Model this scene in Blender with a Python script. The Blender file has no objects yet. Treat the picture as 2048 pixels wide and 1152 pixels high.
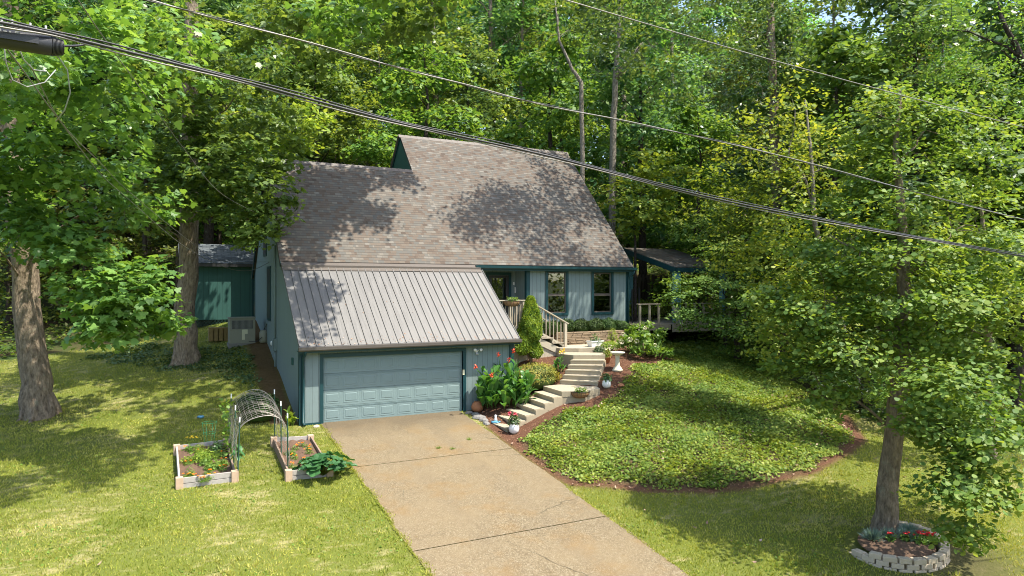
import bpy, math, random
import numpy as np
from mathutils import Vector, Matrix
S = bpy.context.scene
random.seed(7); RNG = np.random.default_rng(11)
R = math.radians

# ------------------------------------------------------------------ camera, world, sun, exposure
HEAD = R(27.16); CAM = Vector((-4.03, -22.62, 4.41))
cd = bpy.data.cameras.new('camera'); cam = bpy.data.objects.new('camera', cd); S.collection.objects.link(cam)
cam.location = CAM; cam.rotation_euler = (R(89.92), 0, -HEAD)
cd.sensor_width = 36; cd.lens = 24.29; cd.clip_end = 900; cd.clip_start = .1
S.camera = cam
SUN = Vector((.9, -1.0, 2.5)).normalized()
EL = math.asin(SUN.z); AZ = math.atan2(SUN.x, SUN.y)
world = bpy.data.worlds.new('World'); S.world = world; world.use_nodes = True
wn = world.node_tree; wn.nodes.clear()
sky = wn.nodes.new('ShaderNodeTexSky'); sky.sky_type = 'NISHITA'; sky.sun_disc = False
sky.sun_elevation = EL; sky.sun_rotation = AZ; sky.air_density = 1.0; sky.dust_density = 2.0
bg = wn.nodes.new('ShaderNodeBackground'); bg.inputs[1].default_value = .15
wo = wn.nodes.new('ShaderNodeOutputWorld')
wn.links.new(sky.outputs[0], bg.inputs[0]); wn.links.new(bg.outputs[0], wo.inputs[0])
sd = bpy.data.lights.new('sun', 'SUN'); sd.energy = 3.55; sd.angle = R(.55); sd.color = (1, .94, .82)
sun = bpy.data.objects.new('sun', sd); S.collection.objects.link(sun)
sun.rotation_euler = SUN.to_track_quat('Z', 'Y').to_euler()
S.view_settings.view_transform = 'Standard'; S.view_settings.look = 'None'
S.view_settings.exposure = 1.43; S.view_settings.gamma = 1
S.cycles.max_bounces = 6; S.cycles.diffuse_bounces = 3; S.cycles.glossy_bounces = 2
S.cycles.transmission_bounces = 4; S.cycles.transparent_max_bounces = 6
S.cycles.use_denoising = True; S.cycles.denoiser = 'OPENIMAGEDENOISE'; S.cycles.denoising_input_passes = 'RGB_ALBEDO_NORMAL'; S.cycles.denoising_prefilter = 'ACCURATE'; S.cycles.pixel_filter_type = 'BLACKMAN_HARRIS'; S.cycles.filter_width = 1.0; S.cycles.use_adaptive_sampling = False; S.cycles.sample_clamp_indirect = 4

# ------------------------------------------------------------------ ground height
CTRL = np.array([(-.3,0,.02),(0,4,1.16),(0,7.1,2.0),(0,11,2.9),(-1.5,8.3,1.98),(-3,7,1.48),(-7.4,4,.35),(-9.5,13.3,1.4),(-3,12.5,2.35),
(.1,12.6,2.9),(-3.6,-4,-.47),(-2.2,-4.3,-.5),(-3,-.8,-.12),(-1.2,-1.5,-.16),(-10,-2,-.35),(-8,-8,-.95),(-3,-10,-1.2),(-15,0,-.15),(-14,10,.9),(-20,-10,-1.1),
(6.05,-2.75,-.33),(7.2,-2.6,.0),(8.4,-2.35,.32),(9.3,-2.4,.42),(10.1,-2.3,.55),(10.6,-1.4,1.0),(11.2,-.75,1.3),
(6.3,-.3,.08),(7.5,-.6,.35),(8.6,0,.7),(9,1.3,1.42),(10,1.4,1.5),(11.9,-.6,1.42),(13,1,1.7),(14.4,2.3,1.85),(15.5,2,1.7),(3,4,.2),(3,9,2.0),(12,7,2.4),
(6.4,-9,-1.02),(9.6,-9.7,-1.05),(12.7,-9.9,-.7),(10.4,-12.7,-1.15),(15,-13,-1.2),(8,-6,-.25),(11,-5,.3),(14,-4,.6),(17,-2,1.0),(20,2.5,1.5),(25,2,1.6),
(20,-8,-.4),(25,-14,-1.4),(30,-5,.5),(18,8,2.0),(8,13,3.2),(18,13,3.4),(30,13,3.5),(-20,16,1.6),(-10,25,4.5),(10,25,7.5),(30,25,8),(-25,30,5),(50,20,6),
(-60,45,11),(-20,45,12),(10,45,14.5),(40,45,15),(80,45,12),(-60,75,20),(0,75,24),(60,75,24),(120,75,20),(-60,120,30),(40,120,34),(150,120,30),
(-60,0,-1),(-40,-15,-1.6),(0,-20,-2.3),(20,-22,-2.4),(45,-15,-1.6),(70,5,1),(0,-40,-3.2),(50,-40,-3.2),(-50,-40,-3.2),(100,20,5)], float)
def _phi(r2): return np.sqrt(r2+.6)
_A = _phi(((CTRL[:,None,:2]-CTRL[None,:,:2])**2).sum(2))
_W = np.linalg.solve(_A+np.eye(len(CTRL))*-.02, CTRL[:,2])
def sstep(a,b,x):
    t=np.clip((np.asarray(x,float)-a)/(b-a),0,1); return t*t*(3-2*t)
def TA(x,y):
    """ground height at arrays x, y"""
    x=np.atleast_1d(np.asarray(x,float)); y=np.atleast_1d(np.asarray(y,float)); out=np.empty(x.shape)
    for i in range(0,len(x),20000):
        q=np.stack([x[i:i+20000],y[i:i+20000]],1)
        out[i:i+20000]=_phi(((q[:,None,:]-CTRL[None,:,:2])**2).sum(2))@_W
    d=np.where(y<0,.118*y,0)
    m=sstep(-.5,.55,x)*(1-sstep(5.6,6.5,x))*sstep(-60,-30,y)*(1-sstep(.3,1.5,y))
    z=out*(1-m)+d*m
    return z+ .035*np.sin(x*.9+y*.5)*np.sin(y*.7-x*.3)*(1-m)
def T(x,y): return float(TA([x],[y])[0])

def view(px, py, t):
    """a place in the world: px, py as surveyed on the 2048 px photograph, t metres ahead of the viewpoint"""
    X = (px-1024)/1381.8*t; c, s = math.cos(HEAD), math.sin(HEAD)
    return Vector((CAM.x+X*c+t*s, CAM.y-X*s+t*c, CAM.z-(py-574.1)/1381.8*t))

# ------------------------------------------------------------------ object helpers
def tag(o, label, cat, group=None, kind=None):
    if label: o['label'] = label
    if cat: o['category'] = cat
    if group: o['group'] = group
    if kind: o['kind'] = kind
    return o
def empty(name, loc, rz=0, label=None, cat=None, group=None):
    o = bpy.data.objects.new(name, None); S.collection.objects.link(o)
    o.location = loc; o.rotation_euler = (0, 0, rz); o.empty_display_size = .3
    return tag(o, label, cat, group)
def children(o): return [c for c in bpy.data.objects if c.parent == o]
def copy_tree(o, parent=None, kids=None):
    c = o.copy(); S.collection.objects.link(c); c.parent = parent
    if parent is not None: c.matrix_parent_inverse = o.matrix_parent_inverse.copy()
    for ch in (kids[o.name] if kids else children(o)): copy_tree(ch, c)
    return c
def arr_mesh(name, V, faces_k, idx, mat, parent=None, smooth=False, loc=None):
    """V: (n,3); idx: flat loop indices; faces_k: corners per face"""
    me = bpy.data.meshes.new(name); V = np.asarray(V, np.float32)
    nf = len(idx)//faces_k
    me.vertices.add(len(V)); me.vertices.foreach_set('co', V.ravel())
    me.loops.add(len(idx)); me.loops.foreach_set('vertex_index', np.asarray(idx, np.int32))
    me.polygons.add(nf); me.polygons.foreach_set('loop_start', np.arange(nf, dtype=np.int32)*faces_k)
    if smooth: me.polygons.foreach_set('use_smooth', np.ones(nf, bool))
    me.update(calc_edges=True); me.materials.append(mat)
    o = bpy.data.objects.new(name, me); S.collection.objects.link(o); o.parent = parent
    if loc is not None: o.location = loc
    return o
class MB:
    def __init__(s): s.v = []; s.f = []; s.uv = []; s.sm = []
    def add(s, vs, fs, uvs=None, smooth=False):
        b = len(s.v); s.v += [tuple(x) for x in vs]
        for i, f in enumerate(fs):
            s.f.append([b+k for k in f]); s.sm.append(smooth)
            s.uv.append(uvs[i] if uvs else None)
        return s
    def box(s, x0, y0, z0, x1, y1, z1, M=None):
        vs = [(x0,y0,z0),(x1,y0,z0),(x1,y1,z0),(x0,y1,z0),(x0,y0,z1),(x1,y0,z1),(x1,y1,z1),(x0,y1,z1)]
        if M is not None: vs = [M @ Vector(v) for v in vs]
        return s.add(vs, [(0,3,2,1),(4,5,6,7),(0,1,5,4),(1,2,6,5),(2,3,7,6),(3,0,4,7)])
    def bar(s, a, b, w, h, up=(0,0,1)):
        a, b = Vector(a), Vector(b); d = (b-a); L = d.length; d.normalize()
        side = d.cross(Vector(up))
        if side.length < 1e-4: side = Vector((1,0,0))
        side.normalize(); n = side.cross(d)
        vs = [p+side*(i*w/2)+n*(j*h/2) for p in (a, b) for i, j in ((-1,-1),(1,-1),(1,1),(-1,1))]
        return s.add(vs, [(0,1,2,3),(7,6,5,4),(0,4,5,1),(1,5,6,2),(2,6,7,3),(3,7,4,0)])
    def tube(s, pts, rad, n=8, cap=True, smooth=True):
        pts = [Vector(p) for p in pts]; m = len(pts)
        rad = rad if isinstance(rad, (list, tuple)) else [rad]*m
        vs = []; prev = None
        for i, p in enumerate(pts):
            d = (pts[min(i+1, m-1)]-pts[max(i-1, 0)])
            if d.length < 1e-7: d = Vector((0,0,1))
            d.normalize()
            if prev is None:
                a = d.cross(Vector((0,0,1)))
                if a.length < .05: a = d.cross(Vector((1,0,0)))
            else: a = prev - d*prev.dot(d)
            a.normalize(); prev = a; b = d.cross(a)
            for k in range(n):
                t = 2*math.pi*k/n; vs.append(p+(a*math.cos(t)+b*math.sin(t))*rad[i])
        fs = [(i*n+k, i*n+(k+1)%n, (i+1)*n+(k+1)%n, (i+1)*n+k) for i in range(m-1) for k in range(n)]
        s.add(vs, fs, smooth=smooth)
        if cap:
            b0 = len(s.v)-m*n
            s.f.append([b0+k for k in range(n)][::-1]); s.uv.append(None); s.sm.append(False)
            s.f.append([b0+(m-1)*n+k for k in range(n)]); s.uv.append(None); s.sm.append(False)
        return s
    def lathe(s, prof, n=20, c=(0,0,0), smooth=True, wob=None):
        vs = []
        for r, z in prof:
            for k in range(n):
                t = 2*math.pi*k/n; q = r*(1+(wob(t, z) if wob else 0))
                vs.append((c[0]+q*math.cos(t), c[1]+q*math.sin(t), c[2]+z))
        m = len(prof)
        fs = [(i*n+k, i*n+(k+1)%n, (i+1)*n+(k+1)%n, (i+1)*n+k) for i in range(m-1) for k in range(n)]
        s.add(vs, fs, smooth=smooth)
        return s
    def prism(s, poly, d):
        """extrude a 3-D polygon by vector d"""
        n = len(poly); P = [Vector(p) for p in poly]; d = Vector(d)
        s.add(P+[p+d for p in P], [tuple(range(n))[::-1], tuple(range(n, 2*n))]+[(i, (i+1)%n, n+(i+1)%n, n+i) for i in range(n)])
        return s
    def build(s, name, mat, parent=None, loc=None, bevel=0, world_loc=False):
        me = bpy.data.meshes.new(name); me.from_pydata([tuple(v) for v in s.v], [], s.f)
        me.materials.append(mat)
        me.polygons.foreach_set('use_smooth', s.sm)
        if any(u is not None for u in s.uv):
            uvl = me.uv_layers.new(name='UVMap')
            for p, u in zip(me.polygons, s.uv):
                if u is not None:
                    for li, q in zip(p.loop_indices, u): uvl.data[li].uv = q
        me.update()
        o = bpy.data.objects.new(name, me); S.collection.objects.link(o); o.parent = parent
        if parent is not None and world_loc:
            o.location = -parent.location
        if loc is not None: o.location = loc
        if bevel:
            b = o.modifiers.new('bevel', 'BEVEL'); b.width = bevel; b.segments = 2; b.limit_method = 'ANGLE'
        return o

def pieces(name, mat, parent, mbs, loc=None, **k):
    out = []
    for mb in mbs:
        o = mb.build(name, mat, parent, **k)
        if loc is not None: o.location = loc
        out.append(o)
    return out

# ------------------------------------------------------------------ materials
class NT:
    def __init__(s, name):
        s.m = bpy.data.materials.new(name); s.m.use_nodes = True; s.t = s.m.node_tree; s.t.nodes.clear()
        s.out = s.n('OutputMaterial')
    def n(s, typ, **kw):
        nd = s.t.nodes.new('ShaderNode'+typ)
        for k, v in kw.items():
            if k in ('ins',): continue
            setattr(nd, k, v)
        for k, v in kw.get('ins', {}).items():
            if isinstance(v, bpy.types.NodeSocket): s.t.links.new(v, nd.inputs[k])
            else: nd.inputs[k].default_value = v
        return nd
    def l(s, a, b): s.t.links.new(a, b)
    def math(s, op, a, b=None, clamp=False):
        nd = s.n('Math', operation=op, use_clamp=clamp)
        for i, v in enumerate((a, b)):
            if v is None: continue
            if isinstance(v, bpy.types.NodeSocket): s.l(v, nd.inputs[i])
            else: nd.inputs[i].default_value = v
        nd.inputs[2].default_value = 0
        return nd.outputs[0]
    def mix(s, f, a, b, mode='MIX'):
        nd = s.n('Mix', data_type='RGBA', blend_type=mode)
        for i, v in ((0, f), (6, a), (7, b)):
            if isinstance(v, bpy.types.NodeSocket): s.l(v, nd.inputs[i])
            else: nd.inputs[i].default_value = v if i == 0 else (tuple(v)+(1,))[:4]
        return nd.outputs[2]
    def ramp(s, f, stops, interp='LINEAR'):
        nd = s.n('ValToRGB'); cr = nd.color_ramp; cr.interpolation = interp
        while len(cr.elements) < len(stops): cr.elements.new(.5)
        for e, (p, c) in zip(cr.elements, stops): e.position = p; e.color = (tuple(c)+(1,))[:4] if hasattr(c, '__len__') else (c, c, c, 1)
        s.l(f, nd.inputs[0]); return nd.outputs[0]
    def noise(s, scale, detail=4, vec=None, rough=.55):
        nd = s.n('TexNoise', ins={'Scale': scale, 'Detail': detail, 'Roughness': rough})
        if vec is not None: s.l(vec, nd.inputs['Vector'])
        return nd.outputs[0]
    def bump(s, h, strength=.3, dist=.02):
        nd = s.n('Bump', ins={'Height': h, 'Strength': strength, 'Distance': dist}); return nd.outputs[0]
    def pbsdf(s, col, rough=.6, normal=None, spec=.4, metal=0):
        nd = s.n('BsdfPrincipled')
        for k, v in (('Base Color', col), ('Roughness', rough), ('Metallic', metal), ('Specular IOR Level', spec)):
            if isinstance(v, bpy.types.NodeSocket): s.l(v, nd.inputs[k])
            else: nd.inputs[k].default_value = (tuple(v)+(1,))[:4] if k == 'Base Color' else v
        if normal is not None: s.l(normal, nd.inputs['Normal'])
        return nd.outputs[0]
    def done(s, sh): s.l(sh, s.out.inputs[0]); return s.m
    def obj(s): return s.n('TexCoord').outputs['Object']
    def pos(s): return s.n('NewGeometry').outputs['Position']
    def island(s): return s.n('NewGeometry').outputs['Random Per Island']

def simple(name, col, rough=.6, var=.12, scale=8, metal=0, spec=.4, bump=.15):
    m = NT(name); o = m.pos(); f = m.noise(scale, 5, o)
    a = tuple(c*(1-var) for c in col); b = tuple(min(1, c*(1+var)) for c in col)
    c = m.mix(m.math('MULTIPLY_ADD', f, 1.0), a, b)
    return m.done(m.pbsdf(c, rough, m.bump(m.noise(scale*9, 3, o), bump, .01), spec, metal))
def siding(name, col, groove=.2):
    m = NT(name); o = m.pos(); sp = m.n('SeparateXYZ', ins={0: o})
    w = m.math('ADD', sp.outputs[0], sp.outputs[1])
    fr = m.math('FRACT', m.math('DIVIDE', m.math('ADD', w, 100.03), groove))
    g = m.math('LESS_THAN', fr, .075)
    st = m.n('Mapping', ins={0: o, 3: (3, 3, .35)})
    grain = m.noise(9, 5, st.outputs[0]); big = m.noise(1.2, 3, o)
    c = m.mix(grain, tuple(x*.86 for x in col), tuple(x*1.1 for x in col))
    c = m.mix(m.math('MULTIPLY', big, .5), c, tuple(x*1.25 for x in col)); st2 = m.n('Mapping', ins={0: o, 3: (5, 5, .5)}); c = m.mix(m.ramp(m.noise(2.2, 6, st2.outputs[0], .7), [(.52, 0), (.75, .35)]), c, tuple(x*.6 for x in col))
    c = m.mix(m.math('MULTIPLY', g, .55), c, tuple(x*.35 for x in col))  # groove shading put into the colour
    h = m.math('ADD', m.math('MULTIPLY', g, -1.0), m.math('MULTIPLY', grain, .25))
    return m.done(m.pbsdf(c, .62, m.bump(h, .6, .012), .35))
def straw_mask(m, o):
    st = m.n('Mapping', ins={0: o, 2: (0, 0, .45), 3: (.75, 1.8, 1)}); a = m.noise(2.1, 9, st.outputs[0], .8); b = m.noise(.5, 3, o)
    return m.ramp(m.math('ADD', m.math('MULTIPLY', a, .75), m.math('MULTIPLY', b, .35)), [(.575, 0), (.68, 1)])
def leaf(name, stops, trans=.35, rough=.5, objvar=.12, zsc=.35, spec=.22, straw=False):
    """stops: base colours from dark to light; every leaf takes its own"""
    stops = [(a*1.12, b*1.07, c_*1.3) for a, b, c_ in stops]
    m = NT(name); r = m.island(); o = m.pos()
    nz = m.noise(zsc, 2, o)
    f = m.math('ADD', m.math('MULTIPLY', r, .62), m.math('MULTIPLY_ADD', nz, .9))
    f = m.math('SUBTRACT', f, .28)
    c = m.ramp(f, [(i/(len(stops)-1), s_) for i, s_ in enumerate(stops)])
    if straw:
        c = m.mix(m.math('MULTIPLY', straw_mask(m, o), .55), c, (.50, .43, .235)); c = m.mix(m.math('MULTIPLY', m.ramp(m.noise(.55, 5, o, .6), [(.42, 0), (.6, 1)]), .35), c, (.10, .16, .02))
    hs = m.n('HueSaturation', ins={4: c})
    orn = m.n('ObjectInfo').outputs['Random']
    m.l(m.math('ADD', m.math('MULTIPLY', orn, objvar*.25), .5-objvar*.125), hs.inputs[0])
    m.l(m.math('ADD', m.math('MULTIPLY', orn, objvar*3), 1-objvar*1.5), hs.inputs[2])
    c = hs.outputs[0]
    p = m.pbsdf(c, rough, None, spec)
    tc = m.mix(1.0, c, (1.9, 1.7, .7), 'MULTIPLY')
    tr = m.n('BsdfTranslucent', ins={0: tc})
    mx = m.n('MixShader', ins={0: trans, 1: p, 2: tr.outputs[0]})
    return m.done(mx.outputs[0])
def bark(name, a, b, scale=7):
    m = NT(name); o = m.pos(); st = m.n('Mapping', ins={0: o, 3: (1, 1, .33)})
    f = m.noise(scale*1.7, 10, st.outputs[0], .78); v = m.n('TexVoronoi', ins={'Scale': scale*2.6}); m.l(st.outputs[0], v.inputs['Vector'])
    h = m.math('ADD', f, m.math('MULTIPLY', v.outputs[0], .5))
    c = m.mix(m.ramp(f, [(.35, 0), (.65, 1)]), a, b)
    li = m.ramp(m.noise(3.2, 6, o, .75), [(.56, 0), (.66, 1)])
    c = m.mix(m.math('MULTIPLY', li, .35), c, (.30, .32, .24))
    return m.done(m.pbsdf(c, .9, m.bump(h, 1.0, .08), .15))

M = {}
M['siding'] = siding('siding_paint', (.172, .224, .222))
M['siding_side'] = M['siding']
M['siding_green'] = siding('green_siding', (.030, .092, .078))
M['trim'] = simple('teal_trim', (.009, .047, .054), .45, .15)
M['door_paint'] = simple('garage_door_paint', (.17, .236, .235), .6, .08, 3, bump=.03)
M['metal'] = None
M['beige'] = simple('beige_deck_paint', (.42, .37, .285), .6, .1, 5)
M['beige_old'] = simple('weathered_deck_wood', (.31, .265, .20), .75, .18, 6)
M['white'] = simple('white_plastic', (.78, .78, .76), .35, .03, 4, bump=.02)
M['dark'] = simple('dark_metal', (.03, .03, .032), .4, .2)
M['grey'] = simple('grey_metal', (.25, .26, .25), .5, .1)
M['ac'] = simple('ac_cabinet', (.24, .24, .19), .5, .1)
M['label'] = simple('paper_label', (.6, .58, .42), .6, .05)
M['concrete'] = simple('cast_stone', (.62, .57, .44), .85, .12, 14, bump=.4)
M['board'] = simple('weathered_board', (.36, .33, .30), .85, .35, 9, bump=.5)
M['boardB'] = simple('brown_board', (.24, .17, .125), .85, .22, 9, bump=.5)
M['cedar'] = simple('cedar_block', (.46, .33, .23), .8, .15, 12, bump=.3)
M['soil'] = simple('garden_soil', (.115, .07, .045), .95, .4, 22, bump=1)
M['fence'] = simple('old_fence_wood', (.09, .07, .055), .9, .25, 5)
M['terracotta'] = simple('terracotta_clay', (.36, .15, .07), .7, .2, 10)
M['coco'] = simple('coir_liner', (.27, .15, .07), .95, .35, 25, bump=1)
M['pink'] = simple('pink_petals', (.75, .12, .17), .6, .15)
M['red'] = simple('red_petals', (.62, .012, .02), .6, .25)
M['orangered'] = simple('scarlet_petals', (.85, .09, .03), .5, .25, 20)
M['orange'] = simple('orange_petals', (.88, .24, .008), .6, .25, 20)
M['yellow'] = simple('yellow_petals', (.8, .55, .02), .6, .2)
M['cream'] = simple('cream_petals', (.72, .68, .48), .7, .1, 20)
M['blue'] = simple('blue_glaze', (.10, .28, .42), .25, .3, 10)
M['postgreen'] = simple('green_post_paint', (.035, .10, .065), .45, .2)
M['wire'] = simple('galvanised_wire', (.42, .38, .34), .45, .15, metal=.5)
M['cagegreen'] = simple('green_cage_paint', (.09, .42, .16), .4, .1)
M['cable'] = simple('black_cable', (.018, .018, .02), .45, .2, spec=.5)
M['cablelight'] = simple('bare_conductor', (.20, .19, .17), .45, .25, metal=.4)
M['brownmetal'] = simple('brown_flashing', (.10, .082, .068), .5, .1)
M['gutter'] = simple('grey_brown_gutter', (.12, .105, .094), .45, .1)
M['interior'] = simple('interior_paint', (.05, .045, .035), .9, .2)
M['blind'] = simple('wooden_blind', (.62, .42, .13), .6, .15)
M['bathwater'] = simple('birdbath_bowl_stain', (.34, .25, .16), .3, .2)
M['bluehouse'] = siding('blue_siding', (.07, .13, .20), .25)
M['stone'] = simple('stacked_block', (.47, .39, .29), .9, .28, 9, bump=.6)
M['ledge'] = simple('ledge_stone', (.27, .20, .13), .9, .35, 7, bump=.8)
M['rock'] = simple('field_stone', (.2, .19, .18), .9, .3, 9, bump=.8)
M['bark'] = bark('bark_grey_brown', (.085, .064, .046), (.38, .30, .215))
M['barkpale'] = bark('bark_pale', (.10, .08, .06), (.36, .32, .27), 9)
M['barkdark'] = bark('bark_dark', (.02, .016, .013), (.09, .07, .055), 9)
M['barkbeech'] = bark('bark_smooth', (.12, .10, .075), (.30, .24, .18), 4)

m = NT('glass'); fr = m.n('Fresnel', ins={0: 1.9})
gl = m.n('BsdfGlossy', ins={0: (.9, .95, .95, 1), 1: .01}); tr = m.n('BsdfTransparent', ins={0: (.75, .8, .78, 1)})
mx = m.n('MixShader', ins={0: fr.outputs[0], 1: tr.outputs[0], 2: gl.outputs[0]}); M['glass'] = m.done(mx.outputs[0])

m = NT('standing_seam_metal'); o = m.pos(); st = m.n('Mapping', ins={0: o, 3: (4, .22, .22)})
f = m.ramp(m.noise(3, 8, st.outputs[0], .78), [(.3, 0), (.7, 1)]); g = m.noise(60, 3, o)
c = m.mix(f, (.10, .095, .09), (.156, .15, .143)); c = m.mix(m.math('MULTIPLY', g, .35), c, (.24, .235, .23))
M['metal'] = m.done(m.pbsdf(c, m.math('ADD', m.math('MULTIPLY', f, .25), .38), m.bump(m.noise(1.6, 3, o), .25, .03), .45, .15))
m = NT('asphalt_shingles'); uv = m.n('TexCoord').outputs['UV']
br = m.n('TexBrick', offset=.37, squash=1.0, ins={0: uv, 1: (0, 0, 0, 1), 2: (1, 1, 1, 1), 3: (.5, .5, .5, 1), 4: 1.0, 5: .006, 6: .1, 7: 0, 8: .21, 9: .138})
br2 = m.n('TexBrick', offset=.61, ins={0: uv, 1: (0, 0, 0, 1), 2: (1, 1, 1, 1), 3: (.5, .5, .5, 1), 4: 1.0, 5: .001, 6: .1, 7: 0, 8: .33, 9: .138})
f = m.math('ADD', m.math('MULTIPLY', br.outputs[0], .6), m.math('MULTIPLY', br2.outputs[0], .4))
f = m.math('ADD', f, m.math('MULTIPLY_ADD', m.noise(.5, 3, uv), .35)); f = m.math('SUBTRACT', f, .17)
c = m.ramp(f, [(0, (.062, .046, .036)), (.2, (.105, .077, .059)), (.42, (.14, .112, .088)), (.6, (.105, .104, .096)), (.8, (.168, .148, .122)), (1, (.20, .19, .172))])
c = m.mix(m.math('MULTIPLY', m.noise(90, 2, uv), .4), c, (.11, .098, .088))
sp = m.n('SeparateXYZ', ins={0: uv}); fr = m.math('FRACT', m.math('DIVIDE', sp.outputs[1], .138))
edge = m.math('LESS_THAN', fr, .15)
c = m.mix(m.math('MULTIPLY', edge, .6), c, (.055, .045, .04))
h = m.math('ADD', m.math('MULTIPLY', fr, -.6), m.math('MULTIPLY', br.outputs[0], .35))
M['shingle'] = m.done(m.pbsdf(c, .9, m.bump(h, .7, .015), .2))
m = NT('grey_shingles'); uv = m.n('TexCoord').outputs['UV']; br = m.n('TexBrick', offset=.4, ins={0: uv, 1: (.04, .05, .06, 1), 2: (.12, .135, .145, 1), 3: (.03, .035, .04, 1), 4: 1.0, 5: .012, 6: .1, 7: 0, 8: .3, 9: .138})
M['shingle_grey'] = m.done(m.pbsdf(br.outputs[0], .9))

m = NT('exposed_aggregate'); o = m.pos()
v = m.n('TexVoronoi', ins={'Scale': 55.0}); m.l(o, v.inputs['Vector'])
c = m.ramp(m.n('SeparateColor', ins={0: v.outputs[1]}).outputs[0], [(0, (.07, .047, .025)), (.45, (.145, .11, .062)), (.75, (.21, .164, .098)), (1, (.38, .335, .24))])
big = m.noise(.55, 6, o, .6); c = m.mix(.4, c, (.155, .124, .078)); c = m.mix(m.ramp(big, [(.38, .0), (.72, .8)]), c, (.20, .152, .088))
tyre = m.ramp(m.math('ABSOLUTE', m.math('SUBTRACT', m.math('ABSOLUTE', m.math('SUBTRACT', m.n('SeparateXYZ', ins={0: o}).outputs[0], 3.1)), .85)), [(.12, 1), (.35, 0)])
c = m.mix(m.math('MULTIPLY', tyre, m.math('MULTIPLY', m.noise(1.3, 4, o), .28)), c, (.12, .095, .065))
rust = m.ramp(m.noise(.9, 5, m.n('Mapping', ins={0: o, 1: (3, 9, 0)}).outputs[0], .65), [(.52, 0), (.7, 1)])
c = m.mix(m.math('MULTIPLY', rust, .42), c, (.20, .115, .035))
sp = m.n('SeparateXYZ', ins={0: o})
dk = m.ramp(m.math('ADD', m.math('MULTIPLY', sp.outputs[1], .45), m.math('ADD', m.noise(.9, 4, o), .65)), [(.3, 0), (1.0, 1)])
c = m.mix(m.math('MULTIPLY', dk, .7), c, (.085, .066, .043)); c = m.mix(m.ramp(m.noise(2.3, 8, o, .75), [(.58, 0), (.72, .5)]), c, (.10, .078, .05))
cr = m.n('TexVoronoi', feature='DISTANCE_TO_EDGE', ins={'Scale': .26})
wob = m.n('Mapping', ins={0: o, 1: (0, 2.3, 0)}); nz = m.n('TexNoise', ins={'Scale': 2.0, 'Detail': 6.0}); m.l(wob.outputs[0], nz.inputs[0])
va = m.n('VectorMath', operation='ADD'); sc = m.n('VectorMath', operation='SCALE', ins={3: .35}); m.l(nz.outputs[1], sc.inputs[0]); m.l(wob.outputs[0], va.inputs[0]); m.l(sc.outputs[0], va.inputs[1]); m.l(va.outputs[0], cr.inputs['Vector'])
crk = m.math('LESS_THAN', cr.outputs[0], .0035)
gate = m.ramp(m.noise(.25, 2, m.n('Mapping', ins={0: o, 1: (5, 1, 0)}).outputs[0]), [(.52, 0), (.56, 1)])
crk = m.math('MULTIPLY', crk, gate)
c = m.mix(m.math('MULTIPLY', crk, .75), c, (.06, .05, .03))
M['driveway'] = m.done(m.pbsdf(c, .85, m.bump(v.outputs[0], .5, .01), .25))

m = NT('ground_cover_soils'); o = m.pos()
at = m.n('Attribute', attribute_name='zone'); sc_ = m.n('SeparateColor', ins={0: at.outputs[0]})
n1 = m.noise(.7, 6, o, .6); n2 = m.noise(11, 5, o, .7); n3 = m.noise(60, 3, o)
dry = straw_mask(m, o)
g = m.mix(n2, (.07, .095, .014), (.19, .21, .04)); g = m.mix(m.math('MULTIPLY', m.ramp(n1, [(.4, 0), (.62, 1)]), .5), g, (.13, .155, .04))
g = m.mix(m.math('MULTIPLY', dry, .6), g, (.44, .37, .20))
mul = m.mix(n2, (.05, .024, .015), (.18, .09, .055)); mul = m.mix(m.ramp(n3, [(.5, 0), (.7, 1)]), mul, (.14, .07, .045))
dirt = m.mix(n2, (.04, .04, .015), (.12, .10, .05))
fo = m.mix(n2, (.03, .025, .012), (.11, .075, .04)); fo = m.mix(m.ramp(n1, [(.4, 0), (.6, 1)]), fo, (.05, .08, .02))
c = m.mix(sc_.outputs[0], g, mul); c = m.mix(sc_.outputs[1], c, dirt); c = m.mix(sc_.outputs[2], c, fo)
h = m.math('ADD', n2, m.math('MULTIPLY', n3, .5))
M['ground'] = m.done(m.pbsdf(c, .95, m.bump(h, .9, .05), .1))

G = [(.034, .086, .016), (.085, .162, .028), (.15, .24, .044), (.25, .33, .075)]
M['leaf'] = leaf('leaf_green', G, .38)
M['leafmaple'] = leaf('leaf_tulip_green', [(.045, .105, .022), (.09, .18, .034), (.15, .26, .05), (.23, .345, .085)], .38, .36, spec=.42)
M['leafforest'] = leaf('leaf_forest', [(.030, .074, .016), (.078, .148, .028), (.165, .25, .042), (.30, .37, .08)], .44, .40, .35, .12, spec=.4)
M['leafred'] = leaf('leaf_red_maple', [(.05, .115, .02), (.10, .185, .03), (.17, .255, .042), (.27, .33, .07)], .36, .5, .1, .5, spec=.25)
M['leafcool'] = leaf('leaf_cool_green', [(.028, .076, .024), (.062, .14, .042), (.11, .20, .062), (.20, .30, .10)], .36, .38, .25, spec=.42)
M['leafyellow'] = leaf('leaf_yellow_green', [(.075, .14, .018), (.145, .225, .028), (.23, .30, .042), (.33, .37, .07)], .4, .5, spec=.2)
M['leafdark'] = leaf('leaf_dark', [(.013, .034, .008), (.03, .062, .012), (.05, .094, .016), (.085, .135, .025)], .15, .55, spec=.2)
M['leafcanna'] = leaf('leaf_canna', [(.03, .10, .018), (.055, .155, .026), (.085, .21, .036), (.14, .28, .06)], .33, .36, 0, 1, spec=.4)
M['leafsquash'] = leaf('leaf_squash', [(.02, .075, .02), (.035, .11, .03), (.06, .16, .045)], .22, .45, 0, 3)
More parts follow.
